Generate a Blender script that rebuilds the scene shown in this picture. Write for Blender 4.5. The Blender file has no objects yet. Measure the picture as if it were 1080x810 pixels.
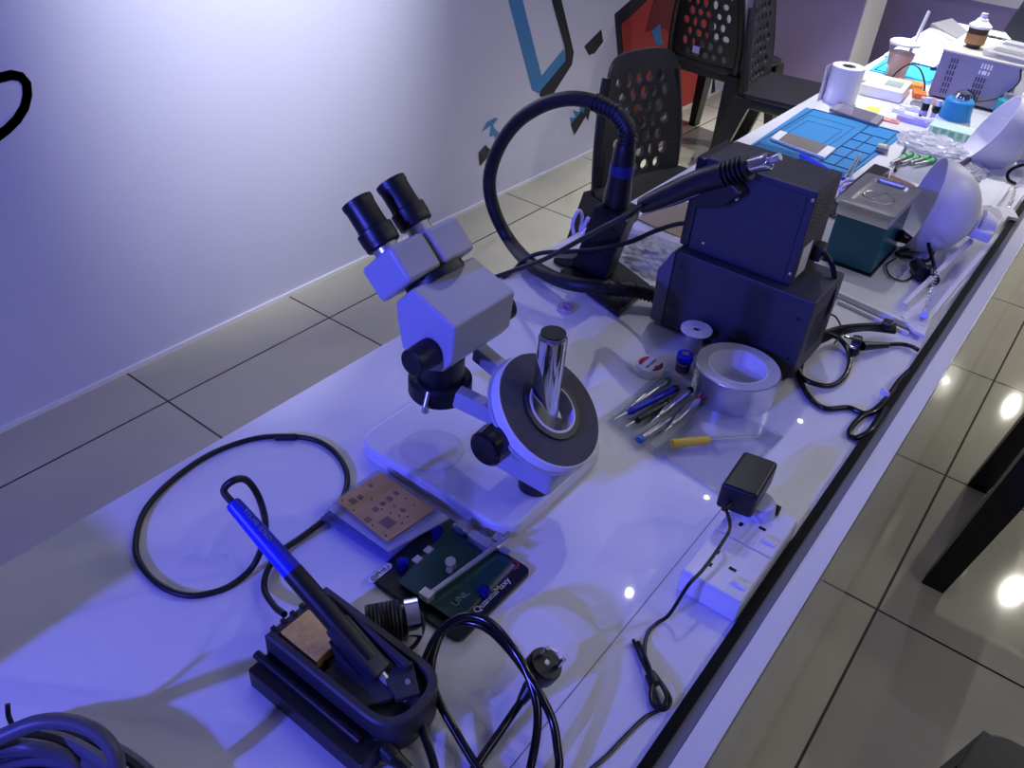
import bpy, bmesh, math, random
from mathutils import Vector, Matrix, Quaternion
random.seed(7)
C = bpy.context.scene.collection
PI = math.pi
# ---------------------------------------------------------------- camera frame (fitted from the room's grout, table and wall lines)
F = 890.69
M = Matrix(((0.79424911, 0.60326502, 0.07238547),
            (0.40623737, -0.43866333, -0.80158947),
            (-0.45181804, 0.66606741, -0.59347676)))
MT = M.transposed()
H = 1.5
T = 0.75                                   # table top height
def ray(px, py): return MT @ Vector((px - 540, py - 405, F))
def at(px, py, z=T):
    d = ray(px, py); t = (H - z) / -d.z
    return Vector((d.x * t, d.y * t, z))
def atx(px, py, x):
    d = ray(px, py); t = x / d.x
    return Vector((x, d.y * t, H + d.z * t))
def aty(px, py, y):
    d = ray(px, py); t = y / d.y
    return Vector((d.x * t, y, H + d.z * t))
def path(*q): return [at(*a) for a in q]
V = Vector
# ---------------------------------------------------------------- materials
def lin(c):
    return tuple((x / 255 / 12.92) if x / 255 <= .04045 else ((x / 255 + .055) / 1.055) ** 2.4 for x in c) + (1,)
MATS = {}
def mat(name, col, rough=.5, metal=0, var=.08, scale=60, bump=0, spec=.5, coat=0, emit=0):
    if name in MATS: return MATS[name]
    m = bpy.data.materials.new(name); m.use_nodes = True
    nt = m.node_tree; b = nt.nodes['Principled BSDF']
    b.inputs['Roughness'].default_value = rough; b.inputs['Metallic'].default_value = metal
    b.inputs['Specular IOR Level'].default_value = spec; b.inputs['Coat Weight'].default_value = coat
    b.inputs['Coat Roughness'].default_value = .018
    tc = nt.nodes.new('ShaderNodeTexCoord'); nz = nt.nodes.new('ShaderNodeTexNoise')
    nz.inputs['Scale'].default_value = scale; nz.inputs['Detail'].default_value = 3
    nt.links.new(tc.outputs['Object'], nz.inputs['Vector'])
    mx = nt.nodes.new('ShaderNodeMix'); mx.data_type = 'RGBA'
    c = lin(col); mx.inputs['A'].default_value = tuple(v * (1 - var) for v in c[:3]) + (1,)
    mx.inputs['B'].default_value = tuple(min(1, v * (1 + var)) for v in c[:3]) + (1,)
    nt.links.new(nz.outputs['Fac'], mx.inputs['Factor']); nt.links.new(mx.outputs['Result'], b.inputs['Base Color'])
    if bump:
        bp = nt.nodes.new('ShaderNodeBump'); bp.inputs['Strength'].default_value = bump; bp.inputs['Distance'].default_value = .002
        nt.links.new(nz.outputs['Fac'], bp.inputs['Height']); nt.links.new(bp.outputs['Normal'], b.inputs['Normal'])
    if emit:
        b.inputs['Emission Color'].default_value = c; b.inputs['Emission Strength'].default_value = emit
    MATS[name] = m; return m
def clear(name, col=(247, 248, 252), gloss=.10, haze=.07, rough=.08, bump=0, scale=60):
    if name in MATS: return MATS[name]
    m = bpy.data.materials.new(name); m.use_nodes = True; nt = m.node_tree; nt.nodes.clear()
    out = nt.nodes.new('ShaderNodeOutputMaterial'); tr = nt.nodes.new('ShaderNodeBsdfTransparent')
    tr.inputs['Color'].default_value = lin(col)
    gl = nt.nodes.new('ShaderNodeBsdfGlossy'); gl.inputs['Roughness'].default_value = rough
    df = nt.nodes.new('ShaderNodeBsdfDiffuse'); df.inputs['Color'].default_value = lin((225, 225, 232))
    fr = nt.nodes.new('ShaderNodeLayerWeight'); pw = nt.nodes.new('ShaderNodeMath'); pw.operation = 'POWER'; pw.inputs[1].default_value = 4
    nt.links.new(fr.outputs['Facing'], pw.inputs[0])
    ad = nt.nodes.new('ShaderNodeMath'); ad.operation = 'MULTIPLY_ADD'; ad.inputs[1].default_value = .7; ad.inputs[2].default_value = gloss * .4
    nt.links.new(pw.outputs[0], ad.inputs[0])
    m1 = nt.nodes.new('ShaderNodeMixShader'); m2 = nt.nodes.new('ShaderNodeMixShader')
    m1.inputs[0].default_value = haze
    nt.links.new(tr.outputs[0], m1.inputs[1]); nt.links.new(df.outputs[0], m1.inputs[2])
    nt.links.new(ad.outputs[0], m2.inputs[0]); nt.links.new(m1.outputs[0], m2.inputs[1]); nt.links.new(gl.outputs[0], m2.inputs[2])
    if bump:
        tc = nt.nodes.new('ShaderNodeTexCoord'); nz = nt.nodes.new('ShaderNodeTexNoise'); nz.inputs['Scale'].default_value = scale
        bp = nt.nodes.new('ShaderNodeBump'); bp.inputs['Strength'].default_value = bump; bp.inputs['Distance'].default_value = .01
        nt.links.new(tc.outputs['Object'], nz.inputs['Vector']); nt.links.new(nz.outputs['Fac'], bp.inputs['Height'])
        nt.links.new(bp.outputs[0], gl.inputs['Normal']); nt.links.new(bp.outputs[0], fr.inputs['Normal'])
    nt.links.new(m2.outputs[0], out.inputs[0]); MATS[name] = m; return m
def tile_mat():
    m = bpy.data.materials.new('polished_floor_tile'); m.use_nodes = True; nt = m.node_tree; b = nt.nodes['Principled BSDF']
    tc = nt.nodes.new('ShaderNodeTexCoord'); mp = nt.nodes.new('ShaderNodeMapping')
    mp.inputs['Location'].default_value = (0, -.365, 0)
    br = nt.nodes.new('ShaderNodeTexBrick'); br.offset = 0; br.squash = 1
    br.inputs['Scale'].default_value = 1; br.inputs['Brick Width'].default_value = .6; br.inputs['Row Height'].default_value = .6
    br.inputs['Mortar Size'].default_value = .0032; br.inputs['Mortar Smooth'].default_value = .1
    br.inputs['Color1'].default_value = lin((188, 185, 164)); br.inputs['Color2'].default_value = lin((192, 188, 168)); br.inputs['Mortar'].default_value = lin((52, 50, 48))
    nt.links.new(tc.outputs['Object'], mp.inputs['Vector']); nt.links.new(mp.outputs['Vector'], br.inputs['Vector'])
    nz = nt.nodes.new('ShaderNodeTexNoise'); nz.inputs['Scale'].default_value = 3.5; nz.inputs['Detail'].default_value = 6
    nt.links.new(tc.outputs['Object'], nz.inputs['Vector'])
    mx = nt.nodes.new('ShaderNodeMix'); mx.data_type = 'RGBA'; mx.blend_type = 'MULTIPLY'; mx.inputs['Factor'].default_value = .25
    nt.links.new(br.outputs['Color'], mx.inputs['A']); nt.links.new(nz.outputs['Color'], mx.inputs['B'])
    hs = nt.nodes.new('ShaderNodeHueSaturation'); hs.inputs['Saturation'].default_value = .0
    nt.links.new(nz.outputs['Color'], hs.inputs['Color']); nt.links.new(hs.outputs['Color'], mx.inputs['B'])
    nt.links.new(mx.outputs['Result'], b.inputs['Base Color'])
    b.inputs['Roughness'].default_value = .05
    return m
WHITE = mat('white_laminate', (226, 226, 230), .42, var=.02, scale=4, coat=1)
WALL = mat('painted_wall', (206, 206, 228), .55, var=.03, scale=6)
PURPLE = mat('purple_wall_and_shade', (156, 144, 190), .6, var=.05, scale=5)  # far wall purple; on the column front it holds that face's shade
TRIMW = mat('white_trim', (228, 228, 230), .5, var=.03)
BLACK = mat('black_plastic', (20, 21, 26), .38, var=.15)
BLACKG = mat('glossy_black_plastic', (14, 14, 18), .18, var=.1)
BLACKR = mat('black_rubber', (16, 17, 22), .5, var=.15)
CHAIR = mat('black_chair_plastic', (17, 17, 18), .38, var=.15, scale=150, bump=.15)
STEELP = mat('dark_painted_steel', (52, 52, 60), .5, var=.12, scale=220, bump=.1)
BEZEL = mat('grey_front_bezel', (96, 96, 118), .5, var=.08)
MGREY = mat('grey_white_enamel', (172, 174, 182), .4, var=.02, scale=20)
MWHITE = mat('microscope_enamel', (222, 222, 224), .35, var=.02, scale=20)
CHROME = mat('chrome', (225, 226, 230), .08, 1, var=.02)
STEEL = mat('brushed_steel', (214, 214, 214), .28, .8, var=.05)
ALU = mat('aluminium_foil', (218, 218, 226), .28, .92, var=.05, scale=30)
PAPER = mat('white_paper', (232, 231, 232), .8, var=.02)
TISSUE = mat('tissue_paper', (236, 235, 238), .9, var=.03, scale=90, bump=.3)
FOAM = mat('dark_grey_foam', (88, 88, 94), .95, var=.45, scale=900, bump=.6)
BLUEP = mat('blue_silicone_grip', (16, 34, 205), .4, var=.1)
BLUEM = mat('blue_silicone_mat', (26, 122, 182), .55, var=.05)
BLUEG = mat('blue_mat_groove', (12, 62, 112), .6)
TEAL = mat('teal_enamel', (14, 98, 122), .3, var=.04)
GREEN = mat('green_circuit_board', (12, 60, 52), .35, var=.15, scale=200)
GREENM = mat('green_plastic', (70, 190, 110), .4)
LGREEN = mat('pale_green_label', (120, 190, 140), .5)
COPPER = mat('copper_stencil', (188, 150, 104), .4, .3, var=.2, scale=60)
SPONGE = mat('yellow_sponge', (232, 194, 96), .95, var=.25, scale=180, bump=.8)
CARD = mat('tan_cardboard', (150, 134, 116), .8, var=.06)
RED = mat('red_poster_ink', (178, 54, 44), .5, var=.1, scale=3)
DARKRED = mat('dark_red_ink', (126, 32, 30), .5, var=.1, scale=3)
INKB = mat('dark_ink', (28, 27, 40), .5)
INKBLUE = mat('blue_ink', (62, 128, 186), .5, var=.04)
GREYC = mat('grey_cable_jacket', (82, 84, 96), .45, var=.1)
SOCKW = mat('socket_white', (228, 228, 232), .25, var=.02)
LAMPW = mat('lamp_white_enamel', (226, 224, 230), .4, var=.02)
DARKGL = mat('dark_screen_glass', (22, 23, 28), .08, var=.05)
GREYP = mat('grey_plastic', (128, 128, 132), .45)
SILVER = mat('silver_plastic', (172, 172, 176), .3, .7)
YEL = mat('yellow_plastic', (226, 190, 50), .4)
ORANGE = mat('orange_plastic', (226, 132, 40), .5)
BROWN = mat('amber_bottle', (70, 52, 28), .25)
LABELO = mat('tan_paper_label', (172, 132, 80), .6, var=.12, scale=40)
PSUG = mat('grey_purple_metal', (134, 130, 158), .45, var=.04)
STRAPG = mat('grey_glass_edge', (118, 120, 132), .12, var=.03)
LILAC = mat('lilac_plastic', (165, 160, 220), .4)
TEA = mat('milk_tea', (206, 160, 120), .5, var=.2, scale=30)
REDP = mat('red_plastic', (176, 36, 34), .35)
BOTBLUE = mat('blue_bottle_plastic', (44, 140, 200), .35)
DUST = mat('reddish_tile', (120, 80, 78), .25)
CLEAR = clear('clear_blister_plastic')
BAG = clear('crinkled_clear_bag', haze=.38, rough=.12, bump=1.0, scale=34)
FROST = clear('frosted_clear_plastic', haze=.4, rough=.25)
BLUECL = clear('blue_clear_plastic', (120, 130, 240), haze=.15)
# ---------------------------------------------------------------- mesh builder
def frame(axis):
    a = V(axis).normalized(); q = V((0, 0, 1)).rotation_difference(a)
    return q.to_matrix()
class MB:
    def __init__(s): s.bm = bmesh.new()
    def merge(s, t):
        me = bpy.data.meshes.new('tmp'); t.to_mesh(me); t.free(); s.bm.from_mesh(me); bpy.data.meshes.remove(me); return s
    def box(s, c, size, R=None, bev=0, seg=2):
        t = bmesh.new(); bmesh.ops.create_cube(t, size=1)
        for v in t.verts: v.co = V((v.co.x * size[0], v.co.y * size[1], v.co.z * size[2]))
        if bev: bmesh.ops.bevel(t, geom=t.edges[:], offset=bev, segments=seg, profile=.5, affect='EDGES')
        for v in t.verts: v.co = (R @ v.co if R else v.co) + V(c)
        return s.merge(t)
    def span(s, a, b, bev=0, seg=2):
        a, b = V(a), V(b); d = b - a
        return s.box((a + b) / 2, (abs(d.x), abs(d.y), abs(d.z)), None, bev, seg)
    def bar(s, p0, p1, w, h, up=(0, 0, 1), bev=0):
        p0, p1 = V(p0), V(p1); d = p1 - p0; z = d.normalized(); x = V(up).cross(z)
        if x.length < 1e-4: x = V((1, 0, 0)).cross(z)
        x.normalize(); y = z.cross(x)
        return s.box((p0 + p1) / 2, (w, h, d.length), Matrix((x, y, z)).transposed(), bev)
    def taper(s, p0, p1, a0, a1):       # square strut whose (w,d) section changes along it
        t = bmesh.new(); vs = []
        for p, a in ((V(p0), a0), (V(p1), a1)):
            vs.append([t.verts.new(p + V((sx * a[0] / 2, sy * a[1] / 2, 0))) for sx, sy in ((-1, -1), (1, -1), (1, 1), (-1, 1))])
        for i in range(4): t.faces.new((vs[0][i], vs[0][(i + 1) % 4], vs[1][(i + 1) % 4], vs[1][i]))
        t.faces.new(vs[0][::-1]); t.faces.new(vs[1]); bmesh.ops.recalc_face_normals(t, faces=t.faces[:])
        return s.merge(t)
    def prism(s, pts, ext, bev=0, seg=2):
        t = bmesh.new(); e = V(ext); a = [t.verts.new(V(p)) for p in pts]; b = [t.verts.new(V(p) + e) for p in pts]
        n = len(a)
        t.faces.new(a[::-1]); t.faces.new(b)
        for i in range(n): t.faces.new((a[i], a[(i + 1) % n], b[(i + 1) % n], b[i]))
        bmesh.ops.recalc_face_normals(t, faces=t.faces[:])
        if bev: bmesh.ops.bevel(t, geom=t.edges[:], offset=bev, segments=seg, profile=.5, affect='EDGES')
        return s.merge(t)
    def lathe(s, prof, o, axis=(0, 0, 1), n=32, closed=False):
        t = bmesh.new(); R = frame(axis); o = V(o); rings = []
        for r, h in prof:
            if r < 1e-6: rings.append([t.verts.new(R @ V((0, 0, h)) + o)])
            else: rings.append([t.verts.new(R @ V((r * math.cos(2 * PI * k / n), r * math.sin(2 * PI * k / n), h)) + o) for k in range(n)])
        prs = list(zip(rings, rings[1:])) + ([(rings[-1], rings[0])] if closed else [])
        for A, B in prs:
            for k in range(n):
                j = (k + 1) % n
                f = [A[k], A[j], B[j], B[k]] if len(A) > 1 and len(B) > 1 else ([A[0], B[j], B[k]] if len(A) == 1 else [A[k], A[j], B[0]])
                try: t.faces.new(f)
                except ValueError: pass
        bmesh.ops.recalc_face_normals(t, faces=t.faces[:])
        return s.merge(t)
    def cyl(s, p0, p1, r0, r1=None, n=28, bev=0):
        p0, p1 = V(p0), V(p1); L = (p1 - p0).length; r1 = r0 if r1 is None else r1
        pr = [(0, 0), (r0 - bev, 0), (r0, bev), (r1, L - bev), (r1 - bev, L), (0, L)] if bev else [(0, 0), (r0, 0), (r1, L), (0, L)]
        return s.lathe(pr, p0, p1 - p0, n)
    def tube(s, pts, r, n=10, sub=6):
        P = [V(p) for p in pts]
        if len(P) > 2 and sub > 1:
            Q = [2 * P[0] - P[1]] + P + [2 * P[-1] - P[-2]]; out = []
            for i in range(1, len(Q) - 2):
                a, b, c, d = Q[i - 1:i + 3]
                for k in range(sub):
                    u = k / sub
                    out.append(.5 * ((2 * b) + (c - a) * u + (2 * a - 5 * b + 4 * c - d) * u * u + (3 * b - a - 3 * c + d) * u ** 3))
            P = out + [P[-1]]
        t = bmesh.new(); rings = []; tan = (P[1] - P[0]).normalized(); nx = tan.orthogonal().normalized()
        for i, p in enumerate(P):
            d = (P[min(i + 1, len(P) - 1)] - P[max(i - 1, 0)])
            d = d.normalized() if d.length > 1e-9 else tan
            q = tan.rotation_difference(d); nx = (q @ nx).normalized(); nx = (nx - d * nx.dot(d)).normalized(); tan = d; ny = d.cross(nx)
            rr = r(i / (len(P) - 1)) if callable(r) else r
            rings.append([t.verts.new(p + nx * rr * math.cos(2 * PI * k / n) + ny * rr * math.sin(2 * PI * k / n)) for k in range(n)])
        for A, B in zip(rings, rings[1:]):
            for k in range(n): t.faces.new((A[k], A[(k + 1) % n], B[(k + 1) % n], B[k]))
        t.faces.new(rings[0][::-1]); t.faces.new(rings[-1]); bmesh.ops.recalc_face_normals(t, faces=t.faces[:])
        return s.merge(t)
    def sheet(s, pts, th=.001):
        return s.prism(pts, (0, 0, th))
def build(name, mb, m, parent=None, org=None):
    me = bpy.data.meshes.new(name)
    if org is None:
        r = parent
        while r is not None and r.parent is not None: r = r.parent
        org = V(r.location) if r is not None else None
    if org is None:
        xs = [v.co for v in mb.bm.verts]; mn = V((min(p.x for p in xs), min(p.y for p in xs), min(p.z for p in xs))); mxx = V((max(p.x for p in xs), max(p.y for p in xs), max(p.z for p in xs)))
        org = V(((mn.x + mxx.x) / 2, (mn.y + mxx.y) / 2, mn.z))
    for v in mb.bm.verts: v.co -= V(org)
    for f in mb.bm.faces: f.smooth = True
    mb.bm.to_mesh(me); mb.bm.free(); me.set_sharp_from_angle(angle=math.radians(38)); me.materials.append(m)
    o = bpy.data.objects.new(name, me); C.objects.link(o)
    wn = o.modifiers.new('weighted_normal', 'WEIGHTED_NORMAL'); wn.keep_sharp = True; wn.weight = 90
    if parent is not None: o.parent = parent
    else: o.location = org
    return o
def tag(o, label, cat, group=None, kind=None):
    o['label'] = label; o['category'] = cat
    if group: o['group'] = group
    if kind: o['kind'] = kind
    return o
def thing(name, label, cat, loc, rz=0, group=None):
    o = bpy.data.objects.new(name, None); C.objects.link(o); o.empty_display_size = .02
    o.location = loc; o.rotation_euler = (0, 0, rz); return tag(o, label, cat, group)
def single(name, mb, m, label, cat, group=None): return tag(build(name, mb, m), label, cat, group)
def struct(name, mb, m, parent=None):
    o = build(name, mb, m, parent)
    if parent is None: o['kind'] = 'structure'
    return o
def dup(root, loc, rot, label, group=None):
    r = root.copy(); C.objects.link(r); r.location = loc; r.rotation_euler = rot; r['label'] = label
    if group: r['group'] = group
    for ch in list(root.children):
        c = ch.copy(); C.objects.link(c); c.parent = r
        for g in ch.children:
            d = g.copy(); C.objects.link(d); d.parent = c
    return r
def text_mb(s, origin, xdir, size, up=(0, 0, 1), ext=.0002):
    cu = bpy.data.curves.new('t', 'FONT'); cu.body = s; cu.size = size; cu.extrude = ext; cu.align_x = 'LEFT'
    o = bpy.data.objects.new('t', cu); C.objects.link(o); bpy.context.view_layer.update()
    me = bpy.data.meshes.new_from_object(o.evaluated_get(bpy.context.evaluated_depsgraph_get()))
    bpy.data.objects.remove(o); bpy.data.curves.remove(cu)
    x = V(xdir).normalized(); z = V(up).normalized(); y = z.cross(x)
    mb = MB(); mb.bm.from_mesh(me); bpy.data.meshes.remove(me); R = Matrix((x, y, z)).transposed()
    for v in mb.bm.verts: v.co = R @ v.co + V(origin)
    return mb
def rrect(x0, x1, y0, y1, z, r, n=6):
    out = []
    for cx, cy, a in ((x1 - r, y1 - r, 0), (x0 + r, y1 - r, 90), (x0 + r, y0 + r, 180), (x1 - r, y0 + r, 270)):
        for k in range(n + 1):
            t = math.radians(a + 90 * k / n); out.append(V((cx + r * math.cos(t), cy + r * math.sin(t), z)))
    return out
# ================================================================ SETTING
mb = MB(); mb.span((-2.0, -3.2, -.1), (3.2, 12.0, 0)); struct('floor', mb, tile_mat()).location = (0, 0, 0)
fl = bpy.data.objects['floor']
for v in fl.data.vertices: v.co += V((.6, 4.4, -.1))
struct('ceiling', MB().span((-2.1, -3.2, 2.8), (3.2, 12.0, 2.9)), mat('ceiling_paint', (200, 200, 206), .8))
struct('wall_left', MB().span((-2.1, -3.2, 0), (-2.0, 12.0, 2.8)), WALL)
struct('wall_back', MB().span((-2.0, 6.0, 0), (-.05, 6.1, 2.8)), PURPLE)
struct('wall_far', MB().span((-2.0, 11.9, 0), (3.2, 12.0, 2.8)), WALL)
struct('trim_1', MB().span((-2.0, 5.0, 0), (-1.357, 5.02, 2.8)), PURPLE)  # thin slab over the column front, its shade put into the purple colour
struct('trim_2', MB().span((-2.0, 5.02, 0), (-1.355, 5.42, 2.8)), TRIMW)
zs_ = aty(1052, 5, 6.0).z
struct('trim_3', MB().span((-1.2, 5.985, zs_), (-.05, 6.0, zs_ + .12)), TRIMW)
struct('baseboard_left', MB().span((-2.0, -3.2, 0), (-1.992, 4.85, .014)), TRIMW)
# ================================================================ TABLE
X0, XG, XE = -.783, -.117, -.069
t = thing('work_table', 'long glossy white repair counter running to the far wall with a black edge strip', 'table', (-.43, 1.7, 0))
build('tabletop', MB().span((X0, -.75, T - .03), (XG, 4.14, T), .0015), WHITE, t)
build('edge_strip', MB().span((XG - .001, -.75, T - .03), (-.1075, 4.14, T + .007), .001), mat('black_edge_rubber', (10, 10, 12), .7, spec=.15), t)
build('glass_edge', MB().span((-.1075, -.75, T - .03), (-.096, 4.14, T), .0008), STRAPG, t)
build('front_ledge', MB().span((-.096, -.75, T - .03), (XE, 4.14, T - .0005), .0015), WHITE, t)
build('front_panel', MB().span((XE - .02, -.75, .12), (XE - .001, 4.14, T - .03)), WHITE, t)
build('plinth', MB().span((-.70, -.70, 0), (-.13, 4.08, .12)), WHITE, t)
build('rear_panel', MB().span((-.70, -.70, .12), (-.68, 4.08, T - .03)), WHITE, t)
build('seam', MB().span((-.2110, -.7, T), (-.2098, .93, T + .0003)), GREYP, t)
# ================================================================ WALL GRAPHICS
def wallpoly(name, pts, m, label, parent=None, x=-1.9998, th=.0015):
    mb = MB().prism([atx(px, py, x) for px, py in pts], (th, 0, 0))
    if parent is None: return single(name, mb, m, label, 'wall sticker')
    return build(name, mb, m, parent)
def ribbon(pts, w):
    P = [V(p) for p in pts]; L = []; R = []
    for i, p in enumerate(P):
        d = (P[min(i + 1, len(P) - 1)] - P[max(i - 1, 0)]).normalized(); n = V((0, -d.z, d.y)) * w / 2
        L.append(p + n); R.append(p - n)
    return L, R
def ribbon_mb(pts, w, th=.0015):
    L, R = ribbon(pts, w); t = bmesh.new(); n = len(L)
    a = [t.verts.new(p) for p in L]; b = [t.verts.new(p) for p in R]
    for i in range(n - 1): t.faces.new((a[i], a[i + 1], b[i + 1], b[i]))
    bmesh.ops.solidify(t, geom=t.faces[:], thickness=th); bmesh.ops.recalc_face_normals(t, faces=t.faces[:])
    return MB().merge(t)
single('wall_sticker', ribbon_mb([atx(px, py, -1.998) for px, py in ((-14, 86), (0, 82), (12, 79), (22, 81), (28, 88), (29, 100), (26, 113), (18, 126), (8, 136), (-10, 150))], .022), INKB,
       'black curved line drawn on the wall at the left edge', 'wall sticker')
g = tag(wallpoly('phone_sticker', [(536, 0), (524, -45), (538, -45), (551, 0), (571, 80), (594, 52), (597, 64), (575, 96), (567, 98), (561, 95)], INKBLUE, ''), 'large blue and black phone outline on the wall above the arched hose', 'wall sticker')
wallpoly('dark_outline', [(582, 0), (570, -45), (580, -45), (592, 0), (605, 55), (603, 68), (582, 101), (575, 104), (569, 101), (570, 96), (597, 64), (596, 50)], INKB, '', g, -1.9975)  # dark printed stroke beside the blue one
wallpoly('wall_sticker', [(616, 49), (634, 31), (636, 44), (627, 56), (621, 58)], INKB, 'small black slanted chip shape on the wall beside the phone outline')
g = tag(wallpoly('crack_sticker', [(508, 139), (513, 129), (522, 124), (525, 125), (520, 132), (521, 135), (527, 141), (523, 147), (521, 143), (516, 144), (518, 132)], INKBLUE, ''), 'jagged blue and black shard drawn on the wall left of the arched hose', 'wall sticker')
wallpoly('dark_shard', [(505, 161), (512, 153), (516, 157), (528, 156), (530, 158), (521, 175), (514, 166), (506, 175)], INKB, '', g, -1.9975)
g = tag(wallpoly('crack_sticker', [(601, 124), (607, 124), (604, 116), (611, 118), (612, 110), (619, 111), (616, 124), (603, 132)], INKBLUE, ''), 'jagged blue and black shard drawn on the wall inside the arched hose', 'wall sticker')
wallpoly('dark_shard', [(602, 131), (614, 117), (616, 121), (618, 96), (620, 112), (623, 114), (620, 127), (618, 122), (606, 142)], INKB, '', g, -1.9975)
g = tag(wallpoly('wall_poster', [(648, 15), (690, -22), (752, -60), (754, 102), (668, 138), (652, 66)], INKB, ''), 'tall red poster with black border on the wall behind the chairs', 'poster')
wallpoly('red_field', [(655, 26), (692, -8), (750, -40), (747, 100), (672, 134), (658, 62)], RED, '', g, -1.997)
wallpoly('dark_panel', [(690, -2), (718, -30), (718, 46), (700, 30), (680, 34)], DARKRED, '', g, -1.9955)
wallpoly('blue_shape', [(687, 33), (696, 25), (698, 42), (700, 46), (692, 48)], INKBLUE, '', g, -1.9945)
wallpoly('white_edge', [(752, 66), (754, 66), (749, 101), (746, 102)], PAPER, '', g, -1.994)
# ================================================================ CHAIRS
def back_panel_mb():
    t = bmesh.new(); W0, W1, z0, z1 = .175, .150, .40, .83
    def add_loop(pts):
        vs = [t.verts.new((0, y, z)) for y, z in pts]
        return [t.edges.new((vs[i], vs[(i + 1) % len(vs)])) for i in range(len(vs))]
    outer = [(-W0 + .02, z0), (W0 - .02, z0), (W0, z0 + .03)]
    for k in range(15):
        a = PI * k / 14; outer.append((W1 * math.copysign(abs(math.cos(a)) ** .55, math.cos(a)), z1 - .075 + .075 * math.sin(a) ** .8))
    outer.append((-W0, z0 + .03)); ed = add_loop(outer)
    rnd = random.Random(3)
    for r in range(7):
        z = z0 + .082 + r * .0445
        off = .5 * (r % 2)
        for c in range(5):
            y = (c - 2 + off - .25) * .047 + rnd.uniform(-.003, .003)
            if abs(y) > .112: continue
            a = rnd.uniform(.0105, .0185); b = rnd.uniform(.0135, .0215)
            
            ed += add_loop([(y + a * math.cos(2 * PI * k / 10), z + b * .95 * math.sin(2 * PI * k / 10)) for k in range(10)])
    bmesh.ops.triangle_fill(t, edges=ed, use_beauty=True)
    bmesh.ops.recalc_face_normals(t, faces=t.faces[:])
    bmesh.ops.solidify(t, geom=t.faces[:], thickness=.012)
    for v in t.verts:
        v.co.x += -.205 - (v.co.z - .45) * .15 + .6 * v.co.y ** 2
    return MB().merge(t)
def make_chair(label, group):
    r = thing('plastic_chair', label, 'chair', (0, 0, 0), 0, group)
    s = MB(); s.prism(rrect(-.205, .215, -.205, .205, .43, .05), (0, 0, .022), .006); build('seat', s, CHAIR, r)
    s = MB().span((-.19, -.19, .385), (.19, .19, .431), .01); build('apron', s, CHAIR, r)
    build('backrest', back_panel_mb(), CHAIR, r)
    for sy in (-1, 1):
        s = MB(); s.tube([(-.19, sy * .175, .40), (-.205, sy * .178, .55), (-.230, sy * .160, .70), (-.240, sy * .146, .765)], .017, 8); build('back_post', s, CHAIR, r)
        build('leg', MB().taper((.24, sy * .225, 0), (.175, sy * .175, .43), (.05, .036), (.07, .06)), CHAIR, r)
        build('leg', MB().taper((-.285, sy * .215, 0), (-.18, sy * .175, .43), (.055, .036), (.08, .06)), CHAIR, r)
    return r
GC = 'black perforated plastic chairs'
ch = make_chair('black perforated plastic chair closest to the arched hose, behind the counter', GC)
def put_chair(bx, by, ang, label, first=False):
    loc = V((bx + .23 * math.cos(ang), by + .23 * math.sin(ang), 0))
    if first: ch.location = loc; ch.rotation_euler = (0, 0, ang); return ch
    return dup(ch, loc, (0, 0, ang), label, GC)
put_chair(-1.22, 2.36, math.radians(-14), '', True)
cb = put_chair(-1.66, 3.72, math.radians(84), 'black plastic chair turned away before the red poster, sticker on its back')
build('sticker', MB().box((-.222, .03, .50), (.002, .036, .03)), LILAC, cb, V((0, 0, 0)))
put_chair(-1.39, 3.66, math.radians(7), 'black plastic chair seen edge-on behind the counter, its seat level with the toilet roll')
put_chair(.553, 1.96, math.radians(180), 'black plastic chair on the right, two legs showing at the picture edge')
put_chair(.60, .735, math.radians(172), 'black plastic chair at the bottom right, only its seat corner showing')
o = thing('shadow_caster_box', 'unseen dark box added at the near left counter end to cast a shadow', 'box', (-.71, -.13, T))  # unseen box, added for the shadow it throws on the counter
build('box', MB().span((-.768, -.20, T), (-.655, -.065, T + .19), .004), BLACK, o)
build('lid', MB().span((-.770, -.202, T + .19), (-.653, -.063, T + .20), .003), STEELP, o)
# ================================================================ MICROSCOPE
YC = .66
ms = thing('stereo_microscope', 'white stereo microscope with two black eyepieces on a pole stand near the soldering iron', 'microscope', (-.5, YC, T))
s = MB(); s.prism(rrect(-.632, -.378, .578, .80, T, .03), (0, 0, .024), .005, 3); build('base', s, MWHITE, ms)
sp = at(455, 474, .775)
build('stage_plate', MB().cyl((sp.x, sp.y, .7735), (sp.x, sp.y, .7750), .041, n=48), mat('stage_glass', (205, 205, 210), .35), ms)
PX, PY = -.402, .664
build('post', MB().lathe([(0, 0), (.0165, 0), (.0165, .222), (.0145, .2255), (.0145, .227), (0, .227)], (PX, PY, .774), n=36), CHROME, ms)
build('post_cap', MB().cyl((PX, PY, 1.0005), (PX, PY, 1.003), .0142, n=32), BLACK, ms)
build('post_collar', MB().lathe([(.017, .0), (.0215, .0), (.0215, .026), (.017, .026)], (PX, PY, .776), n=32, closed=True), BLACK, ms)
y1, y2 = .605, .715
prof = [aty(*q, y1) for q in ((417, 319), (434, 305), (480, 346), (476, 384), (466, 393), (448, 391), (424, 368), (419, 340))]
build('body', MB().prism(prof, (0, y2 - y1, 0), .003, 3), MGREY, ms)
ca = (prof[0] + prof[1]) / 2; U = V((-.72, 0, .69)).normalized(); W = V((.69, 0, .72)).normalized(); c0 = V((ca.x, YC, ca.z))
R45 = Matrix((W, V((0, 1, 0)), U)).transposed()
build('swivel_collar', MB().cyl(c0 - U * .004, c0 + U * .006, .038, n=40), BLACK, ms)
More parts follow.
